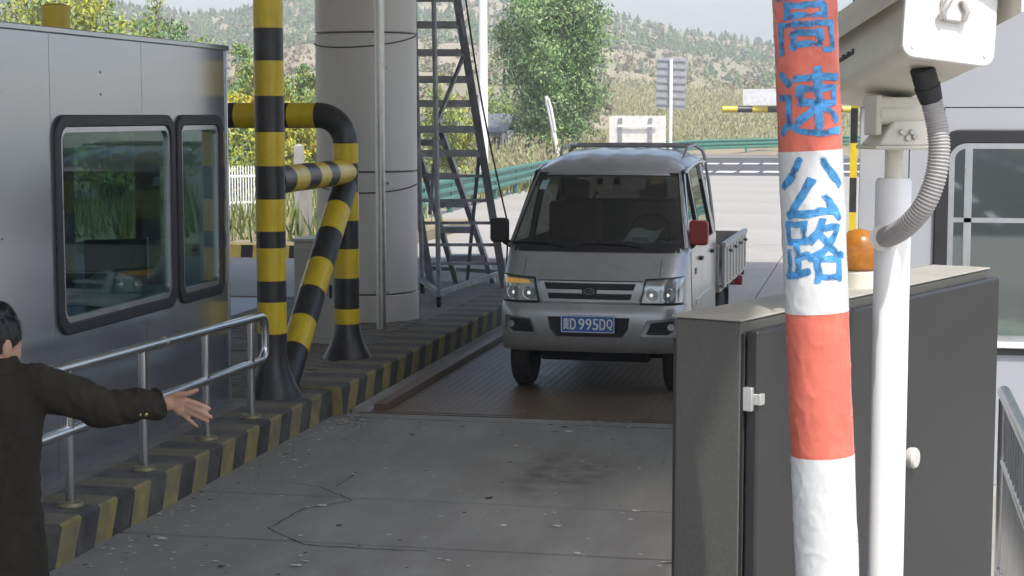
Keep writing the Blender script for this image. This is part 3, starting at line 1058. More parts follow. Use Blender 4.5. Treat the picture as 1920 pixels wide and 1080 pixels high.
# right hand: back of the hand to the camera, thumb up, fingers spread forwards
def chain(pts, rs):
    b.tube(pts, rs, n=10)
    ell(b, pts[-1], (rs[-1] * .98,) * 3, 10, 8)
H = lambda u, v, dd=.34: PL(u, v, dd)
for k in range(7):                                                # palm, fanned from wrist to knuckles
    t = k / 6
    b.tube([wr.lerp(H(306, 765, .32), t), H(325, 755 + 9 * t), H(347 - 7 * t, 752 + 27 * t, .335)], [.022, .017, .014], n=10)
chain([H(344, 752), H(362, 757, .33), H(379, 763, .325), H(394, 770, .335)], [.0115, .0105, .0095, .008])
chain([H(346, 761), H(364, 769, .33), H(382, 778, .325), H(397, 786, .335)], [.0115, .0105, .0095, .008])
chain([H(344, 770), H(360, 779, .335), H(376, 787, .33), H(390, 794, .34)], [.011, .010, .009, .0075])
chain([H(339, 777), H(350, 787, .34), H(361, 796, .34), H(370, 804, .35)], [.010, .009, .008, .007])
chain([H(318, 750), H(336, 742, .325), H(352, 741, .315), H(371, 734, .31)], [.015, .013, .011, .0085])
# left hand, hanging and slightly curled
lp = wrl
b.tube([lp, lp + Vector((0, .01, -.05)), lp + Vector((0, .015, -.09))], [.026, .036, .034], n=12)
for k, dx in enumerate((-.03, -.01, .01, .03)):
    q = lp + Vector((dx * .4, .015 + dx, -.085))
    chain([q, q + Vector((.004, .008, -.035)), q + Vector((.018, .010, -.062)), q + Vector((.034, .004, -.075 + abs(dx) * .2))], [.010, .0095, .0085, .0075])
q = lp + Vector((.01, .035, -.03))
chain([q, q + Vector((.02, .03, -.025)), q + Vector((.028, .036, -.055))], [.013, .011, .009])
body = b.build('body', skin, per, world=False)
voxel(body, .0055, 5)
# jacket
j = MB()
def oval(mb, rows, n=28):
    """torso from oval sections (cx, cy, z, rx, ry)"""
    vs_ = []
    for (cx, cyy, z, rx, ry) in rows:
        for k in range(n):
            t = 2 * PI * k / n
            vs_.append((cx + rx * math.cos(t), cyy + ry * math.sin(t), z))
    fs = [[i * n + k, i * n + (k + 1) % n, (i + 1) * n + (k + 1) % n, (i + 1) * n + k] for i in range(len(rows) - 1) for k in range(n)]
    fs += [list(range(n))[::-1], [(len(rows) - 1) * n + k for k in range(n)]]
    mb.add(vs_, fs)
oval(j, [(-.015, 0, .62, .152, .14), (-.015, 0, .80, .146, .14), (-.02, 0, .95, .137, .13), (-.02, 0, 1.1, .140, .13), (-.017, .0, 1.22, .150, .135), (-.012, 0, 1.31, .163, .125), (-.012, 0, 1.37, .15, .10), (-.008, -.005, 1.40, .092, .075), (-.006, -.01, 1.42, .066, .062)])
cuff_in = el.lerp(wr, .89)
def wob(p, k):
    return p + Vector((0, noise.noise(p * 31) * k, noise.noise(p * 23 + Vector((3, 1, 0))) * k))
arm = [Vector((.05, 0, 1.335)), sh + Vector((-.01, 0, .0))] + [sh.lerp(el, t) for t in (.25, .4, .55, .7, .85)] + [el + Vector((0, 0, -.004))] + [el.lerp(wr, t) for t in (.2, .4, .6, .8)] + [cuff_in]
arm = [wob(p, .012) for p in arm]
j.tube(arm, [.072, .074, .072, .067, .069, .063, .067, .062, .060, .056, .056, .054, .054], n=20)
arml = [Vector((-.08, 0, 1.335)), shl, shl.lerp(ell_, .5), ell_, ell_.lerp(wrl, .5), ell_.lerp(wrl, .95)]
j.tube(arml, [.075, .076, .068, .066, .060, .056], n=18)
jo = j.build('jacket', cloth, per, world=False)
voxel(jo, .0075, 3)
def fold(p):
    # sleeve creases wrap round the arm, the back hangs in slack vertical folds
    a = noise.noise(Vector((p.x * 26 + p.z * 9, p.y * 12, p.z * 14)))
    b = noise.noise(Vector((p.x * 16, p.y * 16, p.z * 3.5 + 4)))
    c = noise.noise(Vector((p.x * 45 - p.z * 30, p.y * 20, p.z * 22)))
    return .006 * (1 - abs(a) * 2) + .006 * b + .001 * c
me = jo.data
nr = [v.normal.copy() for v in me.vertices]
for v, n_ in zip(me.vertices, nr):
    v.co += n_ * fold(v.co)
me.update()
# cuff and shoulder seams
for t0, rr in ((.87, .0575),):
    q0, q1 = el.lerp(wr, t0 - .012), el.lerp(wr, t0 + .02)
    m_ = MB(); m_.tube([q0, q1], [rr, rr - .001], n=24); m_.build('cuff', cloth, per, world=False, bevel=.003)
m_ = MB(); m_.bar((0.03, -.02, 1.425), (.125, -.005, 1.405), .045, .012); m_.build('shoulder_strap', cloth, per, world=False, bevel=.004)
c2 = MB()
c2.tube([(-.006, -.008, 1.392), (-.006, -.008, 1.446)], [.086, .064], n=24)
c2.build('collar', cloth, per, world=False, bevel=.006)
t_ = MB()
for s in (-1, 1):
    t_.tube([(s * .035, 0, .88), (s * .055, .0, .72), (s * .095, .01, .47), (s * .095, -.01, .25), (s * .097, -.015, .09)], [.075, .078, .08, .078, .08], n=18)
t_.tube([(0, 0, .95), (0, 0, .78)], [.10, .10], n=20)
to = t_.build('trousers', trou, per, world=False)
voxel(to, .012, 4)
for s in (-1, 1):
    m_ = MB()
    m_.tube([(s * .095, -.085, .045), (s * .097, -.03, .055), (s * .10, .08, .045), (s * .112, .185, .032)], [.042, .052, .05, .03], n=14)
    m_.box((s * .10, .045, .009), (.09, .27, .018))
    voxel(m_.build('shoe', M('shoe_leather', (.012, .012, .012), .3), per, world=False), .008, 4)
# hair: a cap over skull and nape with short locks
h_ = MB()
def scalp(a, c_):
    t = 2 * PI * a
    return t
n, m = 40, 22
vs_, fs = [], []
for jx in range(m + 1):
    for i in range(n):
        t = 2 * PI * i / n
        back = 0.5 - 0.5 * math.sin(t)          # 1 at the back of the head
        low = -0.02 - 0.60 * back
        p = PI / 2 + (low - PI / 2) * jx / m
        k = 1 + .05 * noise.noise(Vector((math.cos(t) * 5, math.sin(t) * 5, p * 6))) + .03
        side = 1.0 if abs(math.cos(t)) < .8 or p > -.1 else 1.0
        vs_.append(hc_ + HR @ Vector((.082 * math.cos(p) * math.cos(t) * k, (.102 * math.cos(p) * math.sin(t) - .006) * k, .124 * math.sin(p) * k + .002)))
for jx in range(m):
    for i in range(n):
        fs.append([jx * n + i, jx * n + (i + 1) % n, (jx + 1) * n + (i + 1) % n, (jx + 1) * n + i])
h_.add(vs_, fs)
for k in range(420):
    t = rng.uniform(0, 2 * PI)
    back = 0.5 - 0.5 * math.sin(t)
    p = rng.uniform(-0.02 - .60 * back, PI / 2)
    q = hc_ + HR @ Vector((.084 * math.cos(p) * math.cos(t), .104 * math.cos(p) * math.sin(t) - .006, .127 * math.sin(p)))
    nrm = (q - hc_).normalized()
    dn = Vector((0, 0, -1)) - nrm * (-nrm.z)
    if dn.length < .2:
        dn = Vector((rng.uniform(-1, 1), -1, 0))
    dn.normalize()
    sd = nrm.cross(dn) * .006
    tip = q + dn * rng.uniform(.012, .026) + nrm * rng.uniform(.0005, .003)
    h_.add([q - sd, q + sd, tip + sd * .2, tip - sd * .2, q + nrm * .003], [(0, 1, 2, 3), (0, 4, 3), (1, 2, 4)])
h_.build('hair', hair_m, per, world=False, sharp=60)
for u in (272, 284):
    q = PL(u - 3, 774, .32 - (307 - u) / 111 * .15)
    q.y -= .070
    m_ = MB()
    m_.lathe([(.0065, 0), (.0075, .002), (.0055, .005), (.0, .006)], q, n=12, rot=Matrix.Rotation(PI / 2, 3, 'X'))
    m_.build('cuff_button', M('brass_button', (.55, .42, .22), .3, 1.0), per, world=False)

# ------------------------------------------------------------------ roadside display cabinet seen from its rear door
A = Vector((-0.21, 2.92, 0)); Bv = Vector((0.255, 4.035, 0))
LEN = (Bv - A).length
dirc = (Bv - A).normalized()
nrm_out = Vector((dirc.y, -dirc.x, 0))
ang = math.atan2(dirc.y, dirc.x)
dc = thing('display_cabinet', 'dark grey steel display cabinet on the right island with round knob and hinge', 'cabinet', (A.x, A.y, .196), ang)
cab_grey = M('cabinet_dark_grey', (.022, .022, .0235), .42, .1, var=.12, scale=3, bump=.10, bscale=420, dirt=(.05, .049, .047), damt=.4, dscale=3)
cab_side = M('cabinet_side_grey', (.098, .097, .088), .6, .1, var=.16, scale=120, bump=.12, bscale=300, dirt=(.10, .098, .09), damt=.4, dscale=4)
top_l = 1.908 - .196
# local frame: x along the cabinet, y away from the door (inwards is +y since out is -y)
TH = .125
mb = MB(); mb.span((0, 0, 0.0), (LEN, TH, top_l)); mb.build('body', cab_side, dc, bevel=.004)
mb = MB(); mb.span((-.004, -.002, top_l), (LEN + .004, TH + .006, top_l + .004)); mb.build('lid', M('sunlit_lid', (.34, .33, .29), .75, var=.2), dc, bevel=.0015)  # lid paler than the body: sunlight on the top put into its colour
mb = MB(); mb.span((.010, -.026, .10), (LEN - .003, -.003, top_l - .016)); do = mb.build('door', cab_grey, dc, bevel=.004)
mb = MB()
kz = 2.25 - (870 - 215) / (FPX / 3.42) - .196
kx = .685
mb.lathe([(.0, .0), (.019, .0), (.021, .004), (.021, .014), (.018, .018), (.0, .019)], (kx, -.0265, kz), n=28, rot=Matrix.Rotation(PI / 2, 3, 'X'))
mb.build('knob', M('knob_white', (.55, .54, .5), .45), do)
hz = 2.25 - (748 - 215) / (FPX / 2.92) - .196
hg = MB()
hg.span((.000, -.020, hz - .020), (.010, -.003, hz + .020)); hg.span((.008, -.032, hz - .010), (.026, -.0195, hz + .009))
hg.build('hinge', M('hinge_zinc', (.6, .6, .58), .4, .7), dc, bevel=.0015)
mb = MB(); mb.span((.0, -.003, .05), (.004, -.0005, top_l - .02)); mb.build('door_gasket', rubber, dc)
mb = MB(); mb.span((.03, TH, .75), (LEN - .03, TH + .02, top_l - .04)); mb.build('display_panel', dark_plastic, dc)

# amber beacon on the cabinet
bp = A + dirc * .625 - nrm_out * .06
bc = thing('beacon', 'amber warning beacon on a pale base on top of the dark display cabinet', 'beacon', (bp.x, bp.y, 1.912))
mb = MB(); mb.lathe([(.038, 0), (.038, .030), (.034, .034)], (bp.x, bp.y, 1.912), n=28); mb.build('base', M('beacon_base', (.62, .60, .50), .5), bc)
amb = M('amber_dome', (.50, .19, .02), .25, var=.25, scale=30, trans=.35)
mb = MB(); mb.lathe([(.033, 0), (.040, .006), (.041, .04), (.036, .062), (.022, .077), (.0, .082)], (bp.x, bp.y, 1.946), n=28); mb.build('dome', amb, bc)

# ------------------------------------------------------------------ barrier with its boom raised, wrapped in plastic
boom_b = at(1551, 1080, 2.60); boom_t = at(1509, 0, 2.60)
bd = (boom_t - boom_b).normalized()
def boom_pt(z): return boom_b + bd * ((z - boom_b.z) / bd.z)
foot = boom_pt(1.0)
bg = thing('barrier_gate', 'lane barrier with its raised red and white plastic wrapped boom lettered in blue', 'barrier', (foot.x, foot.y, .196))
mb = MB(); mb.span((foot.x - .16, foot.y - .15, .194), (foot.x + .16, foot.y + .15, 1.02)); mb.build('drive_cabinet', M('barrier_yellow', (.6, .35, .03), .45, var=.1), bg, bevel=.02)
mb = MB(); mb.tube([boom_pt(.92), boom_pt(3.9)], .037, n=20); mb.build('boom', white_paint, bg)
mb = MB(); mb.box(boom_pt(1.04), (.12, .16, .14)); mb.build('clamp', black, bg, bevel=.008)
RB = .0465
wrap_r = M('red_wrap', (.70, .165, .115), .26, var=.2, scale=14, bump=.22, bscale=22, rvar=.12)
wrap_w = M('white_wrap', (.66, .67, .67), .26, var=.06, scale=14, bump=.22, bscale=22, rvar=.12)
zpx = lambda v: boom_b.z + (boom_t.z - boom_b.z) * (1080 - v) / 1080
wt = MB()
ex = bd.orthogonal().normalized()
side = AX_R - bd * AX_R.dot(bd); side.normalize()
front = bd.cross(side)            # check orientation below
if front.dot(-AX_F) < 0:
    front = -front
def wrap_pt(z, t, lift=0.0):
    """t = 0 faces the camera side, positive to the right"""
    dir_ = front * math.cos(t) + side * math.sin(t)
    q = Vector((math.cos(t) * 2.2, math.sin(t) * 2.2, z * 16))
    cr = 1 - abs(noise.noise(Vector((math.cos(t) * 1.6 + z * 9, math.sin(t) * 1.6, z * 20)))) * 2.2
    wr_ = .0007 * noise.noise(q) + .0010 * max(0, cr) ** 6 + .0005 * noise.noise(q * 3)
    return boom_pt(z) + dir_ * (RB + wr_ + lift)
edges = [1370, 1140, 850, 570, 280, -10, -300, -590, -880]
for i in range(len(edges) - 1):
    z0, z1 = zpx(edges[i]), zpx(edges[i + 1])
    mb = MB()
    nt_, nz = 84, 70
    rad = .0006 * (i % 2)
    fn = lambda a, c: wrap_pt(z0 - .004 + (z1 - z0 + .008) * c, 2 * PI * a, rad)
    mb.grid(fn, nt_, nz)
    mb.build('wrap_band', wrap_w if i % 2 else wrap_r, bg, sharp=180)
# red/white order: the band between 850 and 570 is red
blue_p = M('blue_lettering', (.07, .30, .62), .5, var=.45, scale=30)
bnt = blue_p.node_tree
bno = bnt.nodes.new('ShaderNodeTexNoise'); bno.inputs['Scale'].default_value = 55; bno.inputs['Detail'].default_value = 5
brp = bnt.nodes.new('ShaderNodeValToRGB'); brp.color_ramp.elements[0].position = 0.36; brp.color_ramp.elements[1].position = 0.52
brp.color_ramp.elements[0].color = (.12, .12, .12, 1)
btc = bnt.nodes.new('ShaderNodeTexCoord')
bnt.links.new(btc.outputs['Object'], bno.inputs['Vector']); bnt.links.new(bno.outputs['Fac'], brp.inputs['Fac'])
bnt.links.new(brp.outputs['Color'], bnt.nodes['Principled BSDF'].inputs['Alpha'])
for chx, vc, hpx in (('高', 38, 136), ('速', 186, 140), ('公', 345, 140), ('路', 457, 132)):
    size = hpx / 1270.0
    tm = text_mb(chx, size * .98, 0.0, 4)
    bm = bmesh.new()
    vv = [bm.verts.new(p) for p in tm.v]
    for f in tm.f:
        try:
            bm.faces.new([vv[i] for i in f])
        except ValueError:
            pass
    bmesh.ops.triangulate(bm, faces=bm.faces)
    for _ in range(3):
        le = [e for e in bm.edges if e.calc_length() > .007]
        if le:
            bmesh.ops.subdivide_edges(bm, edges=le, cuts=1)
            bmesh.ops.triangulate(bm, faces=bm.faces)
    # thicken the strokes: several slightly shifted copies read as brushed paint
    mb = MB()
    bm.verts.index_update()
    xs = [v.co.x for v in bm.verts]; ys = [v.co.y for v in bm.verts]
    mx_, my_ = (min(xs) + max(xs)) / 2, (min(ys) + max(ys)) / 2
    zc = zpx(vc)
    for kk, (ox, oy) in enumerate(((0, 0), (.0016, .0010), (-.0016, -.0008), (.0008, -.0018), (-.0009, .0017))):
        base = []
        for v in bm.verts:
            x = (v.co.x - mx_ + ox) * 1.05 + .003 * noise.noise(Vector((v.co.x * 60, v.co.y * 60, vc)))
            y = v.co.y - my_ + oy + .003 * noise.noise(Vector((v.co.x * 60, v.co.y * 60, vc + 9)))
            base.append(wrap_pt(zc + y, x / RB - .16, .0010 + .00005 * kk))
        mb.add(base, [[v.index for v in f.verts] for f in bm.faces])
    mb.build('character', blue_p, bg, sharp=180)
    bm.free()

# ------------------------------------------------------------------ camera housing on its white pole
pole_p = at(1672, 500, 3.05)
px_, py_ = pole_p.x, pole_p.y
sc = thing('camera_pole', 'white lane camera housing on a white pole with ribbed grey conduit', 'camera', (px_, py_, .196))
gloss_white = M('pole_white', (.80, .81, .80), .32, var=.03, scale=3, dirt=(.6, .58, .54), damt=.2, dscale=4)
cream = M('housing_cream', (.72, .70, .60), .4, var=.05, dirt=(.50, .46, .36), damt=.35, dscale=8)
mb = MB(); mb.lathe([(.031, .196), (.031, 2.135), (.027, 2.141)], (px_, py_, 0), n=36); mb.build('pole', gloss_white, sc)
mb = MB(); mb.lathe([(.09, .194), (.09, .206)], (px_, py_, 0), n=24); mb.build('base_plate', gloss_white, sc)
mb = MB(); mb.lathe([(.0155, 2.13), (.0155, 2.195)], (px_, py_, 0), n=24); mb.build('neck', cream, sc)
# housing frame
nearc = at(1780, 40, 2.80)
hy, hp_, hrl = YAW + R(9), R(-10), R(7)
Rm = Matrix.Rotation(hy, 3, 'Z') @ Matrix.Rotation(hp_, 3, 'X') @ Matrix.Rotation(hrl, 3, 'Y')
def HP(x, y, z): return nearc + Rm @ Vector((x, y, z))
def hbox(mb, a, b):
    vs_ = [HP(x, y, z) for z in (a[2], b[2]) for y in (a[1], b[1]) for x in (a[0], b[0])]
    mb.add(vs_, [(0, 2, 3, 1), (4, 5, 7, 6), (0, 1, 5, 4), (2, 6, 7, 3), (0, 4, 6, 2), (1, 3, 7, 5)])
W2_, H0, H1 = .073, -.062, .055
mb = MB()
prof = rrect(-W2_, W2_, H0, H1, .018, 6)
mb.prism(prof, lambda p: HP(p[0], .006, p[1]), lambda p: HP(p[0] * .96, .42, p[1] * .94))
ho = mb.build('housing', cream, sc)
mb = MB()
prof2 = rrect(-W2_ - .003, W2_ + .003, H0 - .004, H1 + .002, .02, 6)
mb.prism(prof2, lambda p: HP(p[0], -.006, p[1]), lambda p: HP(p[0], .006, p[1]))
eo = mb.build('end_plate', M('end_plate_white', (.80, .80, .78), .4, var=.03), ho, bevel=.002)
mb = MB()
for x, z in ((-.06, -.05), (.06, -.05)):
    mb.lathe([(.0035, 0), (.0025, .002)], HP(x, -.006, z), n=8, rot=Rm @ Matrix.Rotation(PI / 2, 3, 'X'))
mb.build('screws', steel_dull, eo)
mb = MB()
hbox(mb, (-.014, -.018, -.004), (.014, -.006, .055)); hbox(mb, (-.020, -.014, .020), (.020, -.006, .034))
mb.tube([HP(-.016, -.016, -.002), HP(-.020, -.020, .012), HP(-.010, -.024, .030)], .006, n=8); mb.tube([HP(.016, -.016, -.002), HP(.020, -.020, .012), HP(.010, -.024, .030)], .006, n=8)
mb.build('latch', M('latch_zinc', (.55, .54, .52), .4, .5), eo, bevel=.003)
# sun shield: roof sheet with folded sides
mb = MB()
shp = [(-.100, .018), (-.098, .046), (-.080, .078), (-.05, .092), (.05, .092), (.080, .078), (.098, .046), (.100, .018)]
inn = [(x * .965, z - .003) for x, z in shp]
pl = shp + inn[::-1]
ns = len(shp)
vs_ = [HP(x, y, z) for y in (-.05, .48) for (x, z) in shp + inn]
fs = []
q = 2 * ns
for i in range(ns - 1):
    fs += [[i, i + 1, q + i + 1, q + i], [ns + i + 1, ns + i, q + ns + i, q + ns + i + 1], [i + 1, i, ns + i, ns + i + 1], [q + i, q + i + 1, q + ns + i + 1, q + ns + i]]
fs += [[0, q, q + ns, ns], [ns - 1, 2 * ns - 1, q + 2 * ns - 1, q + ns - 1]]
mb.add(vs_, fs)
mb.build('sun_shield', cream, ho)
mb = MB(); mb.prism(rrect(-.05, .05, -.035, .04, .01), lambda p: HP(p[0], .4205, p[1]), lambda p: HP(p[0], .424, p[1])); mb.build('front_glass', M('lens_dark', (.01, .01, .012), .08), ho)
mb = MB()
for k in range(6):
    hbox(mb, (-W2_ - .0008, .235 + k * .012, -.012), (-W2_ + .004, .243 + k * .012, -.002 - .003 * (k % 2)))
mb.build('side_lettering', black, ho)
# tilt bracket
mb = MB()
bz = 2.195
ca, sa_ = math.cos(YAW + R(9)), math.sin(YAW + R(9))
RB3 = Matrix.Rotation(YAW + R(9), 3, 'Z')
def BP(x, y, z): return Vector((px_, py_, 0)) + RB3 @ Vector((x, y, 0)) + Vector((0, 0, z))
def bbox(mb, a, b):
    mb.add([BP(x, y, z) for z in (a[2], b[2]) for y in (a[1], b[1]) for x in (a[0], b[0])], [(0, 2, 3, 1), (4, 5, 7, 6), (0, 1, 5, 4), (2, 6, 7, 3), (0, 4, 6, 2), (1, 3, 7, 5)])
bbox(mb, (-.052, -.05, bz - .004), (.058, .05, bz + .003))
# tapered foot block
mb.add([BP(-.045, -.045, bz + .003), BP(.05, -.045, bz + .003), BP(.05, .045, bz + .003), BP(-.045, .045, bz + .003), BP(-.012, -.03, bz + .045), BP(.045, -.03, bz + .045), BP(.045, .03, bz + .045), BP(-.012, .03, bz + .045)],
       [(0, 1, 5, 4), (1, 2, 6, 5), (2, 3, 7, 6), (3, 0, 4, 7), (4, 5, 6, 7), (3, 2, 1, 0)])
bo = mb.build('bracket_foot', cream, sc, bevel=.003)
mb = MB()
for x, z in ((-.002, .026), (.016, .026), (.007, .016), (.02, .018)):
    mb.lathe([(.0055, 0), (.0045, .005)], BP(x, -.041 + .3 * (z - .02), bz + z), n=10, rot=RB3 @ Matrix.Rotation(PI / 2, 3, 'X'))
mb.build('bolts', steel_dull, bo)
mb = MB()
mb.tube([BP(-.038, -.012, bz + .058), BP(.042, -.012, bz + .058)], .021, n=24)
bbox(mb, (-.04, -.03, bz + .066), (.045, .05, bz + .085))
bbox(mb, (-.045, -.03, bz + .02), (-.034, .03, bz + .088))
mb.build('tilt_joint', cream, sc, bevel=.003)
# conduit
c0 = HP(-.012, .07, H0 - .001)
mb = MB(); c1_ = at(1746, 188, 2.87)
mb.tube([c0, c0.lerp(c1_, .55)], [.020, .020], n=24); mb.tube([c0.lerp(c1_, .55), c1_], [.0215, .0185], n=24)
mb.build('gland', rubber, sc)
ctrl = [c1_, at(1757, 235, 2.865), at(1761, 285, 2.86), at(1752, 340, 2.86), at(1730, 390, 2.87), at(1698, 425, 2.90), at(1672, 441, 2.95), at(1655, 446, 3.02)]
def catmull(c, n):
    out = []
    c = [c[0] * 2 - c[1]] + c + [c[-1] * 2 - c[-2]]
    for i in range(1, len(c) - 2):
        for k in range(n):
            t = k / n
            p0, p1, p2, p3 = c[i - 1], c[i], c[i + 1], c[i + 2]
            out.append(.5 * ((2 * p1) + (-p0 + p2) * t + (2 * p0 - 5 * p1 + 4 * p2 - p3) * t * t + (-p0 + 3 * p1 - 3 * p2 + p3) * t ** 3))
    out.append(c[-2])
    return out
pts = catmull(ctrl, 34)
rs = [.0172 + .0009 * (1 if (k // 2) % 2 else -1) for k in range(len(pts))]
mb = MB(); mb.tube(pts, rs, n=20)
mb.build('conduit', M('conduit_grey', (.36, .35, .34), .55, var=.08), sc, sharp=180)
mb = MB(); mb.tube([at(1655, 446, 2.985), at(1655, 446, 3.03)], .0225, n=24); mb.build('pole_entry', M('entry_white', (.72, .71, .68), .45), sc)

# ------------------------------------------------------------------ white booth on the right island
rb = thing('side_booth', 'pale panelled booth with black edged window on the right island behind the camera pole', 'booth', (1.2, 11.0, .196))
RY = 10.0
fnR = lambda a, b, d: Vector((a, RY - d, b))
X0, X1 = -.08, 2.7
RW = (.33, 1.95, .93, 2.17)
def rpanel(x0, x1, z0, z1):
    mb = MB(); mb.span((x0 + .003, RY, z0 + .003), (x1 - .003, RY + .03, z1 - .003)); mb.build('wall_panel', booth_white, rb)
zlo, zhi = RW[2] + ins, RW[3] - ins
rpanel(X0, .19, .196, 2.29); rpanel(.19, RW[0] + ins, .196, 2.29)
rpanel(RW[0] + ins, 1.1, .196, zlo); rpanel(1.1, RW[1] - ins, .196, zlo)
rpanel(RW[0] + ins, 1.1, zhi, 2.29); rpanel(1.1, RW[1] - ins, zhi, 2.29)
rpanel(RW[1] - ins, X1, .196, 2.29)
for a, b_ in ((X0, .82), (.82, 1.75), (1.75, X1)):
    rpanel(a, b_, 2.29, 3.05)
wo = window(rb, *RW, fnR, r=.14, fw=.075, tw=.03, gm=glass('mirror_glass_pane', (.75, .85, .8), .8, .03, 2.6))
mb = MB(); mb.span((RW[0] + .07, RY - .035, RW[2] + .04), (RW[1] - .07, RY - .0225, RW[2] + .075)); mb.build('sill', white_paint, wo, bevel=.003)
mb = MB(); mb.span((RW[0] + .16, RY - .012, RW[2] + .1), (RW[0] + .20, RY + .012, RW[3] - .1)); mb.build('mullion', alu, wo)
mb = MB(); mb.span((RW[0] + .10, RY - .012, 1.66), (RW[1] - .1, RY + .012, 1.685)); mb.build('slider_rail', alu, wo)
mb = MB(); mb.span((X0, RY + .031, .196), (X0 + .03, 13.2, 3.05)); mb.build('lane_wall', booth_white, rb)
mb = MB(); mb.span((X1 - .03, RY + .031, .196), (X1, 13.2, 3.05)); mb.build('outer_wall', booth_white, rb)
mb = MB(); mb.span((X0 + .031, 13.17, .196), (X1 - .031, 13.2, 3.05)); mb.build('rear_wall', booth_white, rb)
mb = MB(); mb.span((X0 - .05, RY - .05, 3.05), (X1 + .05, 13.25, 3.12)); mb.build('roof', white_paint, rb)
mb = MB(); mb.span((X0 + .03, RY + .03, .19), (X1 - .03, 13.17, .3)); mb.build('floor', M('booth_floor', (.10, .10, .11)), rb)
dk2 = thing('counter', 'white counter with a tray inside the pale booth window', 'counter', (1.0, 10.4, .3))
mb = MB(); mb.span((.4, 10.1, 1.02), (2.2, 10.7, 1.06)); mb.build('top', white_paint, dk2, bevel=.004)
mb = MB(); mb.span((.45, 10.2, .299), (2.15, 10.24, 1.02)); mb.build('front', white_paint, dk2)
tr = thing('white_lamp', 'white bowl shaped fitting behind the pale booth glass', 'lamp', (1.0, 10.35, 1.06))
mb = MB(); mb.lathe([(.05, 0), (.08, .42), (.16, .5), (.17, .58), (.0, .585)], (1.05, 10.35, 1.06), n=28); mb.build('bowl', M('lamp_white', (.7, .69, .64), .5), tr)
# striped corner guard
cg = MB()
z = .196
k = 0
while z < 3.3:
    cg.span((-.130, 9.86, z), (-.092, 9.94, min(z + .19, 3.3)), k % 2); z += .19; k += 1
cgo = thing('corner_guard', 'thin black and yellow striped upright at the corner of the pale booth', 'post', (-.125, 9.9, .196))
cg.build('upright', [black, yellow], cgo)
# stainless fence at the right edge
rf = thing('side_railing', 'stainless barred railing on the right island beside the dark cabinet', 'railing', (.54, 6.2, .196))
xr_ = .56
mb = MB(); mb.tube([(xr_, 4.6, 1.08), (xr_, 7.65, 1.08)], .028, n=16); mb.build('top_rail', steel, rf)
mb = MB(); mb.tube([(xr_, 4.6, .80), (xr_, 7.65, .80)], .018, n=12); mb.build('rail', steel, rf)
mb = MB(); mb.tube([(xr_, 4.6, .33), (xr_, 7.65, .33)], .018, n=12); mb.build('rail', steel, rf)
for y in (4.65, 6.15, 7.6):
    mb = MB(); mb.tube([(xr_, y, .194), (xr_, y, 1.06)], .026, n=14); mb.build('post', steel, rf)
for kk in range(24):
    y = 4.75 + kk * .118
    mb = MB(); mb.tube([(xr_, y, .33), (xr_, y, 1.07)], .0095, n=8); mb.build('bar', steel, rf)

# ------------------------------------------------------------------ the truck
TX, TY = -2.222, 13.86
tk = thing('pickup_truck', 'silver double cab mini truck with blue number plate and red door mirror', 'truck', (TX, TY, -.012))
def T(x, y, z): return Vector((TX + x, TY + y, z - .012))
def car_paint():
    m = M('silver_paint', (.455, .475, .49), .34, .6, var=.05, scale=5, coat=.5, dirt=(.27, .25, .22), damt=.35, dscale=3.5)
    return m
silver = car_paint()
chrome = M('chrome', (.75, .76, .77), .12, 1.0, var=.03)
t_black = M('truck_black', (.018, .018, .02), .5, var=.25)
under = M('underbody', (.012, .012, .012), .85, var=.3)
tyre_m = M('tyre', (.020, .020, .020), .85, var=.3, dirt=(.07, .065, .06), damt=.5, dscale=8)
HW = .758
ZY = [(.36, .05), (.45, .02), (.60, .0), (.74, .02), (.76, .055), (.90, .06), (.935, .07), (.98, .105), (1.05, .175), (1.12, .25), (1.188, .33)]
def yfz(z, tab=ZY):
    if z <= tab[0][0]:
        return tab[0][1]
    for (z0, y0), (z1, y1) in zip(tab[:-1], tab[1:]):
        if z <= z1:
            return y0 + (y1 - y0) * (z - z0) / (z1 - z0)
    return tab[-1][1]
BODYTAB = [(.42, .085), (.74, .062), (.76, .055), (.90, .06), (.935, .07), (.98, .105), (1.05, .175), (1.12, .25), (1.188, .33)]
def bow(x, hw=HW, r=.19):
    y = .045 * (x / hw) ** 2
    e = abs(x) - (hw - r)
    if e > 0:
        y += r - math.sqrt(max(0, r * r - min(e, r) ** 2))
    return y
def face(x, z, off=0.0, tab=BODYTAB): return T(x, yfz(z, tab) + bow(x) - off, z)
NX = 36
xsr = [-HW * math.cos(PI * k / NX) for k in range(NX + 1)]
def ringbody(zs, tab, yrear, hw=HW, top_in=None):
    mb = MB()
    rows = []
    for z in zs:
        row = [T(-hw, yrear, z)] + [T(x * hw / HW, yfz(z, tab) + bow(x), z) for x in xsr] + [T(hw, yrear, z)]
        rows.append(row)
    n = len(rows[0])
    vs_ = [p for r in rows for p in r]
    fs = []
    for j_ in range(len(rows) - 1):
        for i in range(n):
            i2 = (i + 1) % n
            fs.append([j_ * n + i, j_ * n + i2, (j_ + 1) * n + i2, (j_ + 1) * n + i])
    fs.append(list(range(n))[::-1])
    fs.append([(len(rows) - 1) * n + i for i in range(n)])
    mb.add(vs_, fs)
    return mb
YR = 2.36
body = ringbody([.42, .50, .6, .68, .74, .76, .83, .90, .92, .935, .955, .98, 1.01, 1.05, 1.08, 1.12, 1.155, 1.188], BODYTAB, YR).build('cab_body', silver, tk, sharp=50)
WR = .285
FWY, RWY = .58, 3.55
c = MB()
for s in (-1, 1):
    cc = MB(); cc.lathe([(.36, -.16), (.36, .16)], T(s * .66, FWY, WR), n=32, rot=Matrix.Rotation(PI / 2, 3, 'Y'))
    c.add(cc.v, cc.f)
wheelcut = c
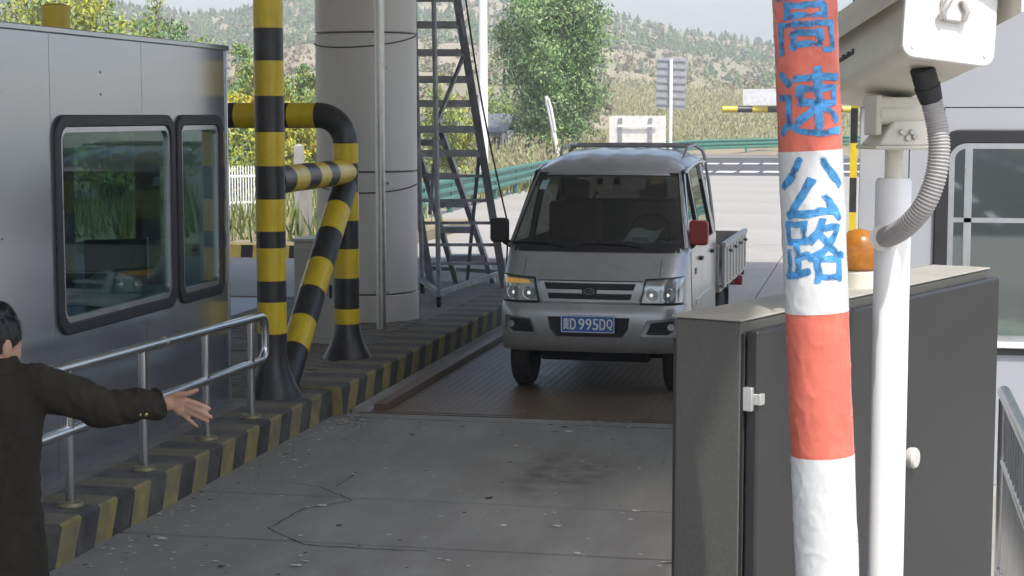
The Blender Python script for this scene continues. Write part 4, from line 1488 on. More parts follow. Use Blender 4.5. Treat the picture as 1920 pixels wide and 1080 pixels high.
# cutters must be in the same space as the body object (local = world - truck location)
body.parent = None
body.location = tk.location
cut(body, [wheelcut])
body.parent = tk
body.location = (0, 0, 0)
# bumper
BT = [(.355, .075), (.40, .035), (.50, .008), (.60, .0), (.70, .008), (.745, .035)]
bump_ = ringbody([.355, .375, .40, .45, .5, .55, .6, .65, .70, .725, .745], BT, .30, HW + .004).build('bumper', silver, tk, sharp=60)
cuts = []
sgn = lambda s, pts: [(x * s, z) for x, z in pts]
intake = [(-.335, .645), (.335, .645), (.32, .55), (.27, .485), (-.27, .485), (-.32, .55)]
fog = [(.475, .63), (.71, .645), (.715, .53), (.66, .49), (.43, .49), (.415, .50)]
def fprism(poly, y0, y1, tab=BT):
    m_ = MB(); m_.prism(poly, lambda p: T(p[0], y0 + bow(p[0]), p[1]), lambda p: T(p[0], y1 + bow(p[0]), p[1])); return m_
for poly in (intake, fog, sgn(-1, fog)):
    cuts.append(fprism(poly, -.08, .060))
bump_.parent = None; bump_.location = tk.location
cut(bump_, cuts)
bump_.parent = tk; bump_.location = (0, 0, 0)
def inset(poly, k):
    cx = sum(p[0] for p in poly) / len(poly); cz = sum(p[1] for p in poly) / len(poly)
    return [(cx + (x - cx) * k, cz + (z - cz) * k) for x, z in poly]
fprism(inset(intake, .99), .048, .0595).build('air_intake', t_black, tk)
for s in (-1, 1):
    fprism(inset(sgn(s, fog), .985), .052, .0595).build('fog_recess', silver, tk)
    fprism(inset(sgn(s, fog), .70), .046, .0515).build('fog_grille', t_black, tk)
    for z in (.545, .567, .589):
        m_ = MB(); m_.sheet(lambda a, b_: T(s * (.49 + .13 * a), .040 + bow(.49 + .13 * a), z - .005 + .010 * b_), 6, 1, (0, .008, 0)); m_.build('slat', t_black, tk)
    m_ = MB(); m_.lathe([(.0, .0), (.028, .0), (.031, .006), (.031, .02)], T(s * .655, .036 + bow(.655), .57), n=20, rot=Matrix.Rotation(-PI / 2, 3, 'X')); m_.build('fog_lamp', chrome, tk)
# number plate
m_ = MB(); m_.prism(rrect(-.22, .22, .522, .662, .01), lambda p: T(p[0], -.022, p[1]), lambda p: T(p[0], -.017, p[1]))
plate = m_.build('number_plate', M('plate_blue', (.035, .16, .50), .35, var=.08), tk)
m_ = MB(); m_.box(T(0, .015, .60), (.2, .07, .06)); m_.build('plate_bracket', t_black, plate)
m_ = MB(); ring(m_, rrect(-.217, .217, .525, .659, .009), rrect(-.211, .211, .531, .653, .007), lambda a, b_, d: T(a, -.0222 - d, b_), 0, .0012); m_.build('border', white_paint, plate)
plate_white = M('plate_white', (.85, .86, .88), .4, var=.03)
xcur = {'冀': -.176, 'D': -.119, '9': -.050, '9 ': .007, '5': .064, 'D ': .121, 'Q': .178}
for chx, x in xcur.items():
    tm = text_mb(chx.strip(), .098, .0008, 3)
    xs = [v.x for v in tm.v]; ys = [v.y for v in tm.v]
    cx, cz = (min(xs) + max(xs)) / 2, (min(ys) + max(ys)) / 2
    w_, h_ = max(xs) - min(xs), max(ys) - min(ys)
    kx, kz = .045 / w_, .09 / h_
    m_ = MB(); m_.add([T(x + (v.x - cx) * kx, -.0232 - v.z, .592 + (v.y - cz) * kz) for v in tm.v], tm.f)
    for ox in (-.0022, .0022):
        m_.add([T(x + (v.x - cx) * kx + ox, -.02315 - v.z, .592 + (v.y - cz) * kz) for v in tm.v], tm.f)
    m_.build('character', plate_white, plate, smooth=False)
m_ = MB(); m_.lathe([(.006, 0), (.006, .003)], T(.033 - .012, -.022, .592), n=10, rot=Matrix.Rotation(PI / 2, 3, 'X')); m_.build('dot', plate_white, plate)
# surface patches on the front
def fpatch(mb, poly4, off, th, tab=BODYTAB, nu=10, nv=3):
    """quad (x,z) corners: bl, br, tr, tl"""
    (x0, z0), (x1, z1), (x2, z2_), (x3, z3) = poly4
    def fn(a, b_):
        x = (x0 + (x1 - x0) * a) * (1 - b_) + (x3 + (x2 - x3) * a) * b_
        z = (z0 + (z1 - z0) * a) * (1 - b_) + (z3 + (z2_ - z3) * a) * b_
        return face(x, z, off, tab)
    mb.sheet(fn, nu, nv, (0, th, 0))
    return mb
m_ = MB(); fpatch(m_, [(-.395, .763), (.395, .763), (.415, .925), (-.415, .925)], .004, .01); gro = m_.build('grille', silver, tk)
m_ = MB(); fpatch(m_, [(-.355, .862), (.355, .862), (.375, .915), (-.375, .915)], .007, .004); m_.build('grille_opening', t_black, gro)
m_ = MB(); fpatch(m_, [(-.33, .785), (.33, .785), (.345, .832), (-.345, .832)], .007, .004); m_.build('grille_opening', t_black, gro)
for z in (.878, .898, .802, .818):
    m_ = MB(); fpatch(m_, [(-.34, z - .003), (.34, z - .003), (.34, z + .003), (-.34, z + .003)], .012, .006, nv=1); m_.build('grille_bar', dark_plastic, gro)
m_ = MB()
el_o = [(.062 * math.cos(2 * PI * k / 28), .85 + .040 * math.sin(2 * PI * k / 28)) for k in range(28)]
el_i = [(.046 * math.cos(2 * PI * k / 28), .85 + .026 * math.sin(2 * PI * k / 28)) for k in range(28)]
m_.prism(el_o, lambda p: face(p[0], .85, .018) + Vector((0, 0, p[1] - .85)), lambda p: face(p[0], .85, .006) + Vector((0, 0, p[1] - .85)))
emo = m_.build('emblem', t_black, gro, bevel=.002)
m_ = MB(); ring(m_, [(x * 1.02, .85 + (z - .85) * 1.02) for x, z in el_i], inset(el_i, .8), lambda a, b_, d: face(a, .85, .018 + d) + Vector((0, 0, b_ - .85)), .0005, .003)
m_.bar(face(-.028, .85, .0205) + Vector((0, 0, -.008)), face(.022, .85, .0205) + Vector((0, 0, .012)), .004, .008, up=(0, 1, 0)); m_.bar(face(-.01, .85, .0205) + Vector((0, 0, -.016)), face(.03, .85, .0205) + Vector((0, 0, .0)), .004, .007, up=(0, 1, 0))
m_.build('emblem_mark', M('emblem_grey', (.25, .25, .26), .3, .8), emo)
# headlamps
lens_g = glass('lamp_glass', (.95, .97, .98), .95)
for s in (-1, 1):
    quad = [(s * .42, .765), (s * .735, .762), (s * .735, .965), (s * .455, .945)]
    if s < 0:
        quad = [quad[1], quad[0], quad[3], quad[2]]
    m_ = MB(); fpatch(m_, quad, .003, .01, nu=14, nv=6); hl = m_.build('headlamp', M('lamp_reflector', (.78, .79, .80), .22, .55, var=.15, scale=30), tk)
    for bx, r_ in ((.50, .055), (.63, .060)):
        m_ = MB(); m_.lathe([(r_, .0), (r_ * .92, .004), (r_ * .7, -.012), (r_ * .35, -.022), (.0, -.026)], face(s * bx, .828, .016), n=24, rot=Matrix.Rotation(PI / 2, 3, 'X')); m_.build('reflector_bowl', chrome, hl)
        m_ = MB(); ell(m_, face(s * bx, .828, .010), (.016, .014, .016), 12, 8); m_.build('bulb', M('bulb', (.9, .88, .8), .2, emit=.6), hl)
    for kk in range(6):
        x = .585 + kk * .026
        m_ = MB(); fpatch(m_, [(s * x, .775), (s * (x + .012), .775), (s * (x + .012), .885), (s * x, .885)] if s > 0 else [(s * (x + .012), .775), (s * x, .775), (s * x, .885), (s * (x + .012), .885)], .0225, .006, nu=2); m_.build('flute', chrome, hl)
    aq = [(s * .49, .905), (s * .72, .905), (s * .72, .945), (s * .51, .935)]
    if s < 0:
        aq = [aq[1], aq[0], aq[3], aq[2]]
    m_ = MB(); fpatch(m_, aq, .012, .008); m_.build('indicator', M('amber_lens', (.75, .40, .10), .3, emit=.25) if s < 0 else M('clear_lens', (.6, .55, .48), .25, .3), hl)
    rim = [(x * 1.0, z) for x, z in quad]
    m_ = MB(); fpatch(m_, quad, .030, .003, nu=14, nv=4); m_.build('cover', lens_g, hl)
    lo = [(s * .41, .752), (s * .743, .748), (s * .743, .764), (s * .415, .766)]
    if s < 0:
        lo = [lo[1], lo[0], lo[3], lo[2]]
    m_ = MB(); fpatch(m_, lo, .028, .03, nu=14, nv=1); m_.build('lower_trim', t_black, hl)
    inn_ = [(s * .412, .76), (s * .424, .76), (s * .460, .95), (s * .448, .95)]
    if s < 0:
        inn_ = [inn_[1], inn_[0], inn_[3], inn_[2]]
    m_ = MB(); fpatch(m_, inn_, .028, .03, nu=2, nv=6); m_.build('inner_trim', t_black, hl)
    up_ = [(s * .45, .945), (s * .739, .963), (s * .739, .972), (s * .45, .955)]
    if s < 0:
        up_ = [up_[1], up_[0], up_[3], up_[2]]
    m_ = MB(); fpatch(m_, up_, .026, .03, nu=14, nv=1); m_.build('upper_trim', t_black, hl)
# bonnet shut line and cowl
m_ = MB(); fpatch(m_, [(-.43, .930), (.43, .930), (.43, .936), (-.43, .936)], .002, .004, nu=14, nv=1); m_.build('bonnet_gap', t_black, tk)
for s in (-1, 1):
    q4 = [(s * .555, .97), (s * .559, .97), (s * .559, 1.10), (s * .555, 1.10)]
    if s < 0:
        q4 = [q4[1], q4[0], q4[3], q4[2]]
    m_ = MB(); fpatch(m_, q4, .0015, .004, nu=1, nv=8); m_.build('bonnet_gap', t_black, tk)
m_ = MB(); fpatch(m_, [(-.69, 1.148), (.69, 1.148), (.68, 1.189), (-.68, 1.189)], .004, .01, nu=20); m_.build('cowl', t_black, tk)
# greenhouse: windscreen and pillars
WB = dict(z0=1.191, z1=1.775, y0=.335, y1=.88, w0=.733, w1=.605)
def wsp(x, t):
    """x in -1..1, t 0 bottom .. 1 top"""
    w_ = WB['w0'] + (WB['w1'] - WB['w0']) * t
    y = WB['y0'] + (WB['y1'] - WB['y0']) * t + .075 * x * x - .02 * math.sin(PI * t)
    return T(x * w_, y, WB['z0'] + (WB['z1'] - WB['z0']) * t)
wsg = glass('windscreen_glass', (.72, .74, .72), .86, .03, 1.62)
m_ = MB(); m_.sheet(lambda a, b_: wsp(-1 + 2 * a, b_), 20, 8, (0, .005, 0)); ws = m_.build('windscreen', wsg, tk)
m_ = MB()
m_.sheet(lambda a, b_: wsp(-1 + 2 * a, .955 + .045 * b_) + Vector((0, -.003, 0)), 20, 1, (0, .004, 0))
m_.sheet(lambda a, b_: wsp(-1 + 2 * a, .05 * b_) + Vector((0, -.003, 0)), 20, 1, (0, .004, 0))
m_.sheet(lambda a, b_: wsp(-1 + .035 * a, b_) + Vector((0, -.003, 0)), 1, 8, (0, .004, 0))
m_.sheet(lambda a, b_: wsp(.965 + .035 * a, b_) + Vector((0, -.003, 0)), 1, 8, (0, .004, 0))
m_.build('windscreen_seal', rubber, ws)
m_ = MB(); m_.sheet(lambda a, b_: wsp(-.90 + .10 * a, .76 + .13 * b_) + Vector((0, -.002, 0)), 2, 2, (0, .001, 0)); m_.build('sticker', M('sticker_pale', (.30, .42, .45), .6, var=.5, scale=60), ws)
for x0 in (-.45, .42):
    m_ = MB(); m_.tube([wsp(x0 + .12, -.02) + Vector((0, -.015, 0)), wsp(x0 - .05, .02) + Vector((0, -.02, 0)), wsp(x0 - .42, .055) + Vector((0, -.018, 0))], .008, n=8); m_.tube([wsp(x0 - .62, .035) + Vector((0, -.014, 0)), wsp(x0 - .12, .05) + Vector((0, -.014, 0))], .006, n=6); m_.build('wiper', t_black, tk)
def wz(z): return HW - .004 + (.63 - HW) * max(0, (z - 1.165)) / .64
for s in (-1, 1):
    # A pillar
    m_ = MB()
    for k in range(9):
        pass
    pa = [wsp(s * (.985), t) for t in (-.01, .25, .5, .75, 1.01)]
    pb_ = [T(s * wz(p.z + .012), (p.y - TY) + .085, p.z + .012) for p in pa]
    vs_ = []
    for p, q_ in zip(pa, pb_):
        o1 = Vector((s * .014, -.006, 0))
        vs_ += [p + Vector((0, -.006, 0)), p + o1 + Vector((s * .012, .015, 0)), q_ + Vector((s * .008, 0, 0)), q_ + Vector((-s * .03, .0, 0)), p + Vector((-s * .01, .03, 0))]
    fs = [[k * 5 + i, k * 5 + (i + 1) % 5, (k + 1) * 5 + (i + 1) % 5, (k + 1) * 5 + i] for k in range(4) for i in range(5)] + [[0, 1, 2, 3, 4], [24, 23, 22, 21, 20]]
    m_.add(vs_, fs); m_.build('pillar', silver, tk)
    # B and C pillars, window header
    for y0, y1, lean in ((1.20, 1.30, .0), (2.14, 2.36, -.06)):
        m_ = MB()
        vs_ = []
        for z in (1.15, 1.82):
            t = (z - 1.15) / .67
            for y in (y0 + lean * t, y1 + lean * t):
                for dx in (0, -.035):
                    vs_.append(T(s * (wz(z) + .004 + dx), y, z))
        m_.add(vs_, [(0, 1, 3, 2), (4, 6, 7, 5), (0, 2, 6, 4), (1, 5, 7, 3), (0, 4, 5, 1), (2, 3, 7, 6)])
        m_.build('pillar', silver, tk)
    # side glass
    for y0, y1, nm in ((.47, 1.20, 'front'), (1.30, 2.14, 'rear')):
        m_ = MB()
        if nm == 'front':
            pts = [(y0, 1.19), (y1, 1.19), (y1, 1.80), (.965, 1.785)]
        else:
            pts = [(y0, 1.19), (y1, 1.19), (y1 - .05, 1.81), (y0, 1.81)]
        m_.prism(pts, lambda p: T(s * (wz(p[1]) - .012), p[0], p[1]), lambda p: T(s * (wz(p[1]) - .016), p[0], p[1]))
        so = m_.build('side_window', wsg, tk)
        m_ = MB()
        vs_ = [T(s * (wz(z) - .006), y, z) for y, z in pts]
        for i in range(4):
            m_.bar(vs_[i], vs_[(i + 1) % 4], .016, .022, up=(1, 0, 0))
        m_.build('window_frame', rubber, so)
    # doors, proud of the body side
    for y0, y1 in ((.50, 1.245), (1.255, 2.10)):
        m_ = MB()
        pts = [(y0, 1.145), (y1, 1.145), (y1, .46), (y0 + (.43 if y0 < 1 else 0), .46), (y0 + (.34 if y0 < 1 else 0), .60), (y0 + (.1 if y0 < 1 else 0), .69)]
        if y0 > 1:
            pts = [(y0, 1.145), (y1, 1.145), (y1, .46), (y0, .46)]
        m_.prism(pts, lambda p: T(s * (HW + .006), p[0], p[1]), lambda p: T(s * (HW - .005), p[0], p[1]))
        d_o = m_.build('door', silver, tk, bevel=.004)
        m_ = MB(); m_.box(T(s * (HW + .018), y1 - .14, 1.05), (.03, .13, .03)); m_.build('handle', t_black, d_o, bevel=.006)
        m_ = MB(); m_.box(T(s * (HW + .008), (y0 + y1) / 2 + (.16 if y0 < 1 else 0), .70), (.012, (y1 - y0) * (.55 if y0 < 1 else .97), .05)); m_.build('moulding', silver, d_o, bevel=.004)
    m_ = MB(); m_.box(T(s * (HW + .008), .80, .965), (.004, .11, .05)); m_.build('side_badge', t_black, tk)
# rear wall of the cab with window
m_ = MB()
for a, b_ in (((-.70, YR - .02, 1.15), (.70, YR, 1.36)), ((-.62, YR - .02, 1.70), (.62, YR, 1.84)), ((-.66, YR - .02, 1.36), (-.5, YR, 1.70)), ((.5, YR - .02, 1.36), (.66, YR, 1.70))):
    m_.span(T(*a), T(*b_))
m_.build('cab_rear', silver, tk)
m_ = MB(); m_.span(T(-.5, YR - .014, 1.36), T(.5, YR - .008, 1.70)); m_.build('rear_window', glass('tinted_rear_glass', (.6, .6, .58), .5, .03, 1.5), tk)
# roof
def roof_z(y):
    tab = [(.86, 1.772), (.89, 1.806), (.96, 1.842), (1.1, 1.885), (1.3, 1.925), (1.6, 1.955), (2.0, 1.968), (2.3, 1.955), (2.40, 1.915)]
    for (a, za), (b_, zb) in zip(tab[:-1], tab[1:]):
        if y <= b_:
            return za + (zb - za) * (y - a) / (b_ - a)
    return tab[-1][1]
def roof_pt(a, b_):
    y = .86 + 1.54 * b_
    x = -1 + 2 * a
    w_ = .632 + .012 * math.sin(PI * b_)
    z = roof_z(y) - .105 * abs(x) ** 4.5 * min(1, .35 + b_ * 3) + .004 * math.cos(x * PI * 5.5) * (1 if .12 < b_ < .95 else 0) * (abs(x) < .85)
    return T(x * w_, y + .075 * x * x * (1 - b_), z)
m_ = MB(); m_.sheet(roof_pt, 44, 26, (0, 0, -.03)); m_.build('roof', silver, tk, sharp=60)
for s in (-1, 1):
    m_ = MB(); m_.tube([T(s * .642, .98, 1.775), T(s * .652, 1.3, 1.822), T(s * .652, 1.8, 1.85), T(s * .645, 2.36, 1.835)], .013, n=8); m_.build('rain_gutter', silver, tk)
# rack over the cab rear
rk = M('rack_tube', (.34, .345, .35), .4, .5, var=.2)
m_ = MB()
hoop = [T(-.735, 2.50, .95), T(-.715, 2.48, 1.30), T(-.665, 2.45, 1.70), T(-.63, 2.43, 1.90), T(-.58, 2.42, 1.965), T(-.50, 2.41, 1.985)] + [T(x, 2.41, 1.985 + .006 * math.cos(x * 3)) for x in (-.25, 0, .25)] + [T(.50, 2.41, 1.985), T(.58, 2.42, 1.965), T(.63, 2.43, 1.90), T(.665, 2.45, 1.70), T(.715, 2.48, 1.30), T(.735, 2.50, .95)]
m_.tube(catmull(hoop, 4), .016, n=10)
ro = m_.build('roof_rack', rk, tk)
m_ = MB(); m_.tube([T(-.56, 2.10, 1.978), T(.56, 2.10, 1.978)], .013, n=8); m_.build('rack_bar', rk, ro)
for s in (-1, 1):
    m_ = MB(); m_.tube([T(s * .56, 2.42, 1.99), T(s * .56, 1.75, 1.975), T(s * .55, 1.60, 1.88)], .014, n=8); m_.build('rack_bar', rk, ro)
for x in (-.42, -.14, .14, .42):
    m_ = MB(); m_.tube([T(x, 2.10, 1.985), T(x, 2.10, 1.92)], .010, n=8); m_.build('rack_foot', rk, ro)
# interior
m_ = MB(); m_.span(T(-.68, .46, 1.16), T(.68, 1.05, 1.200)); m_.span(T(-.72, 1.05, 1.16), T(.72, YR - .03, 1.192)); dsh = m_.build('dashboard', M('dash_grey', (.11, .108, .105), .7), tk, bevel=.004)
m_ = MB()
m_.tube([T(.36 + .18 * math.cos(t), .93 + .07 * math.sin(t), 1.27 + .15 * math.sin(t)) for t in [2 * PI * k / 24 for k in range(25)]], .014, n=8, cap=False)
m_.bar(T(.36, .93, 1.27), T(.36, .85, 1.17), .05, .05); m_.bar(T(.19, .93, 1.27), T(.53, .93, 1.27), .02, .05)
m_.build('steering_wheel', t_black, tk)
seat_m = M('seat_fabric', (.24, .17, .15), .9, var=.2)
for x in (-.34, .34):
    m_ = MB(); m_.span(T(x - .23, 1.18, 1.15), T(x + .23, 1.30, 1.52)); so = m_.build('seat_back', seat_m, tk, bevel=.03)
    m_ = MB(); m_.span(T(x - .12, 1.19, 1.54), T(x + .12, 1.27, 1.70)); m_.build('headrest', seat_m, so, bevel=.03)
m_ = MB(); m_.span(T(-.6, 2.1, 1.15), T(.6, 2.22, 1.5)); m_.build('rear_bench', seat_m, tk, bevel=.03)
m_ = MB(); m_.sheet(lambda a, b_: T(.18 + .27 * a + .05 * b_, .58 + .15 * b_, 1.212 + .10 * b_ + .015 * math.sin(a * 7)), 6, 3, (0, 0, -.002)); m_.build('papers', M('paper', (.68, .72, .78), .8), dsh)
m_ = MB(); m_.sheet(lambda a, b_: T(.26 + .13 * a, .62 - .04 * b_, 1.205 + .05 * b_), 4, 3, (0, 0, -.002)); m_.build('papers', M('paper', (.68, .72, .78), .8), dsh)
for x, w_, h_, c_ in ((-.03, .09, .12, (.55, .45, .42)), (.20, .12, .12, (.5, .4, .38)), (.36, .10, .07, (.55, .38, .2)), (-.24, .05, .035, (.6, .5, .4))):
    m_ = MB(); m_.sheet(lambda a, b_: wsp((x + w_ * a) / .6, .95 - h_ / .6 * b_ + .03 * a) + Vector((0, .014, 0)), 2, 2, (0, .003, 0)); m_.build('visor_card', M('card_%.2f' % x, c_, .8, var=.3, scale=25), tk)
m_ = MB(); m_.box(T(0, .92, 1.70), (.2, .03, .055)); m_.build('rear_mirror', t_black, tk, bevel=.01)
for x, z in ((-.10, 1.60), (-.12, 1.56)):
    m_ = MB(); ell(m_, T(x, .94, z), (.018, .014, .018), 10, 8); m_.build('ornament', M('ornament_red', (.35, .03, .02), .5), tk)
m_ = MB(); m_.tube([T(-.11, .94, 1.74), T(-.11, .94, 1.5)], .003, n=5); m_.build('ornament_cord', M('ornament_red', (.35, .03, .02), .5), tk)
# mirrors
for s, mt in ((-1, t_black), (1, M('mirror_red', (.36, .035, .035), .35, var=.08))):
    m_ = MB()
    cx = s * (.815 if s > 0 else .86)
    cz, cyy = 1.30, .56
    poly = rrect(-.082, .082, -.105, .105, .035)
    m_.prism(poly, lambda p: T(cx + p[0] * .92, cyy - .035, cz + p[1] * .94), lambda p: T(cx + p[0], cyy + .02, cz + p[1]))
    mo_ = m_.build('door_mirror', mt, tk, bevel=.012)
    m_ = MB(); m_.prism(rrect(-.07, .07, -.09, .09, .03), lambda p: T(cx + p[0], cyy + .0205, cz + p[1]), lambda p: T(cx + p[0], cyy + .024, cz + p[1])); m_.build('mirror_glass', chrome, mo_)
    m_ = MB(); m_.tube([T(cx - s * .03, cyy, cz - .09), T(s * .70, .52, 1.20)], .016, n=8); m_.tube([T(cx - s * .03, cyy, cz - .10), T(s * .70, .54, 1.13)], .012, n=8); m_.build('mirror_arm', t_black, mo_)
# wheels
def wheel(x, y, s, name='wheel'):
    m_ = MB()
    rot = Matrix.Rotation(s * PI / 2, 3, 'Y')
    m_.lathe([(.17, -.075), (.255, -.078), (.278, -.062), (.285, -.04), (.285, .04), (.278, .062), (.255, .078), (.17, .075)], T(x, y, WR), n=40, rot=rot)
    w_o = m_.build(name, tyre_m, tk)
    m_ = MB(); m_.lathe([(.0, .045), (.06, .045), (.07, .06), (.10, .03), (.15, .035), (.172, .07), (.172, -.07)], T(x, y, WR), n=32, rot=rot); m_.build('rim', M('rim_steel', (.3, .3, .3), .5, .7), w_o)
    m_ = MB()
    for k in range(30):
        t = 2 * PI * k / 30
        for o_ in (-.03, .03):
            c_ = T(x + o_, y + .285 * math.cos(t), WR + .285 * math.sin(t))
            m_.box(c_, (.045, .03, .012), rot=Matrix.Rotation(t - PI / 2, 3, 'X'))
    tag(m_.build('tread_blocks', tyre_m, w_o), kind='stuff')
for s in (-1, 1):
    wheel(s * .635, FWY, s)
    wheel(s * .62, RWY, s)
m_ = MB(); m_.tube([T(-.6, FWY, .28), T(.6, FWY, .28)], .03, n=8); m_.build('axle', under, tk)
m_ = MB(); m_.tube([T(-.6, RWY, .28), T(.6, RWY, .28)], .045, n=8); ell(m_, T(0, RWY, .28), (.13, .11, .12), 14, 10); m_.build('axle', under, tk)
for s in (-1, 1):
    m_ = MB(); m_.span(T(s * .33 - .03, .35, .44), T(s * .33 + .03, 4.5, .56)); m_.build('chassis_rail', under, tk)
m_ = MB(); m_.span(T(-.45, .3, .25), T(.45, .5, .42)); m_.span(T(-.3, .9, .24), T(.25, 1.8, .45)); m_.build('engine_undertray', under, tk, bevel=.02)
for s in (-1, 1):
    m_ = MB(); m_.span(T(s * .62 - .1, RWY + .36, .22), T(s * .62 + .1, RWY + .37, .62)); m_.build('mudflap', rubber, tk)
    m_ = MB(); m_.box(T(s * .70, 4.52, .55), (.2, .05, .1)); m_.build('tail_lamp', M('tail_red', (.25, .02, .02), .3), tk, bevel=.008)
# bed
BW = .815
B0, B1 = 2.46, 4.58
bed_m = M('bed_silver', (.36, .365, .36), .42, .5, var=.08, dirt=(.22, .2, .17), damt=.5, dscale=4)
m_ = MB(); m_.span(T(-BW + .03, B0, .62), T(BW - .03, B1, .685)); m_.build('bed_floor', bed_m, tk)
m_ = MB(); m_.span(T(-BW + .04, B0, .684), T(BW - .04, B0 + .035, 1.06)); m_.build('headboard', bed_m, tk, bevel=.005)
for s in (-1, 1):
    m_ = MB()
    m_.span(T(s * BW - .016, B0 + .01, .66), T(s * BW + .016, B1 - .01, 1.06))
    sb = m_.build('side_board', bed_m, tk, bevel=.005)
    m_ = MB(); m_.span(T(s * BW - .024, B0, 1.04), T(s * BW + .026, B1, 1.085)); m_.build('top_rail', bed_m, sb, bevel=.008)
    for k in range(7):
        y = B0 + .18 + k * .29
        m_ = MB(); m_.span(T(s * BW + .014 * s - .006, y, .70), T(s * BW + .014 * s + .012, y + .07, 1.03)); m_.build('rib', bed_m, sb, bevel=.005)
    for k in range(4):
        y = B0 + .28 + k * .5
        m_ = MB(); m_.tube([T(s * (BW + .02), y, 1.0), T(s * (BW + .045), y, .985), T(s * (BW + .045), y + .10, .985), T(s * (BW + .02), y + .10, 1.0)], .009, n=6); m_.build('tie_hook', t_black, sb)
    for k in range(4):
        m_ = MB(); m_.box(T(s * (BW + .006), B0 + .25 + k * .52, .655), (.035, .06, .045)); m_.build('hinge', t_black, sb)
m_ = MB(); m_.span(T(-BW + .017, B1 - .03, .66), T(BW - .017, B1, 1.06)); m_.build('tail_board', bed_m, tk, bevel=.005)

tk.rotation_euler = (0, 0, R(-1.3))      # it stands slightly askew in the lane

# ------------------------------------------------------------------ hills
RIDGE = [(-4000, 150), (-2000, 190), (-600, 225), (0, 236), (150, 218), (250, 197), (350, 181), (430, 180), (500, 196), (560, 214), (700, 232), (900, 236), (1000, 222), (1090, 197), (1150, 182), (1250, 161), (1350, 143), (1450, 127), (1600, 112), (2000, 104), (3000, 120), (6000, 150)]
def lerp_tab(tab, x):
    if x <= tab[0][0]: return tab[0][1]
    for (a, ya), (b_, yb) in zip(tab[:-1], tab[1:]):
        if x <= b_: return ya + (yb - ya) * (x - a) / (b_ - a)
    return tab[-1][1]
RR = 430.0
def hill_h(p):
    rel = Vector((p.x, p.y, 0))
    dep, lat = rel.dot(AX_F), rel.dot(AX_R)
    r = rel.length
    ang = math.atan2(lat, dep)
    ang = max(-1.25, min(1.45, ang))
    px = 960 + FPX * math.tan(max(-1.1, min(1.2, ang)))
    top = lerp_tab(RIDGE, px) / FPX * RR + CAM_H
    t = (r - 98) / (RR - 98)
    nz = noise.noise(Vector((p.x * .012, p.y * .012, 0))) * 3 + noise.noise(Vector((p.x * .04, p.y * .04, 4))) * 1.0
    if t <= 0:
        return -.04
    if t < 1:
        s = t ** 1.25 * (1 - .18 * math.sin(PI * t))
        terr = .35 * math.sin(s * 40) * (1 - t) * 2 if t > .1 else 0
        return top * s + nz * min(1, t * 3) * (1 - t * .75) + terr * .5 - .04
    return top - (r - RR) * .10 + nz * .25
hm = MB()
NA, NR = 220, 90
vs_ = []
for j_ in range(NR + 1):
    r = 96 + (620 - 96) * (j_ / NR) ** 1.3
    for i in range(NA + 1):
        a = -1.15 + (1.45 + 1.15) * i / NA
        p = (AX_F * math.cos(a) + AX_R * math.sin(a)) * r
        vs_.append(Vector((p.x, p.y, hill_h(p))))
hm.add(vs_, [[j_ * (NA + 1) + i, j_ * (NA + 1) + i + 1, (j_ + 1) * (NA + 1) + i + 1, (j_ + 1) * (NA + 1) + i] for j_ in range(NR) for i in range(NA)])
hill_mat = M('hillside', (.29, .245, .165), .95, var=.25, scale=.05, dirt=(.16, .18, .08), damt=.85, dscale=.035)
hills = hm.build('hills', hill_mat, None, sharp=180)
hills['kind'] = 'structure'

# ------------------------------------------------------------------ foliage
def leaf_mat(name, col, var=.4):
    m = M(name, col, .6, var=var, scale=1.3, spec=.2)
    return m
pine_m = leaf_mat('pine_green', (.065, .105, .045))
pine_m2 = leaf_mat('pine_olive', (.11, .15, .06))
scrub_m = leaf_mat('scrub_green', (.15, .18, .065))
scrub_b = leaf_mat('scrub_brown', (.20, .155, .095))
def conifer(mb, p, h, w, mi):
    n = 7
    for k in range(4):
        z0 = h * (.10 + .22 * k); z1 = z0 + h * .34
        ww = w * (1 - k * .22)
        pts = []
        o = rng.uniform(0, 1)
        for i in range(n):
            t = 2 * PI * (i + o) / n
            rr = ww * rng.uniform(.65, 1.15)
            pts.append(p + Vector((rr * math.cos(t), rr * math.sin(t), z0 + rng.uniform(-.1, .1) * h)))
        pts.append(p + Vector((rng.uniform(-.1, .1) * w, rng.uniform(-.1, .1) * w, min(z1, h))))
        mb.add(pts, [(i, (i + 1) % n, n) for i in range(n)], mi)
pm = MB()
cnt = 0
for k in range(17000):
    px = rng.uniform(-250, 2150)
    r = 98 + (RR + 6 - 98) * rng.random() ** .6
    a = math.atan((px - 960) / FPX)
    p = (AX_F * math.cos(a) + AX_R * math.sin(a)) * r
    t = (r - 98) / (RR - 98)
    dens = noise.noise(Vector((p.x * .018, p.y * .018, 7))) * .8
    if t < .50 + .25 * dens or rng.random() > (t - .40) * 1.15 + dens * .9:
        continue
    p.z = hill_h(p) - .2
    h = rng.uniform(.9, 2.3)
    conifer(pm, p, h, h * rng.uniform(.36, .6), rng.randrange(2))
    cnt += 1
tag(pm.build('hill_pine_wood', [pine_m, pine_m2], None, smooth=False), 'dark green pine wood covering the upper hillside', 'wood', kind='stuff')
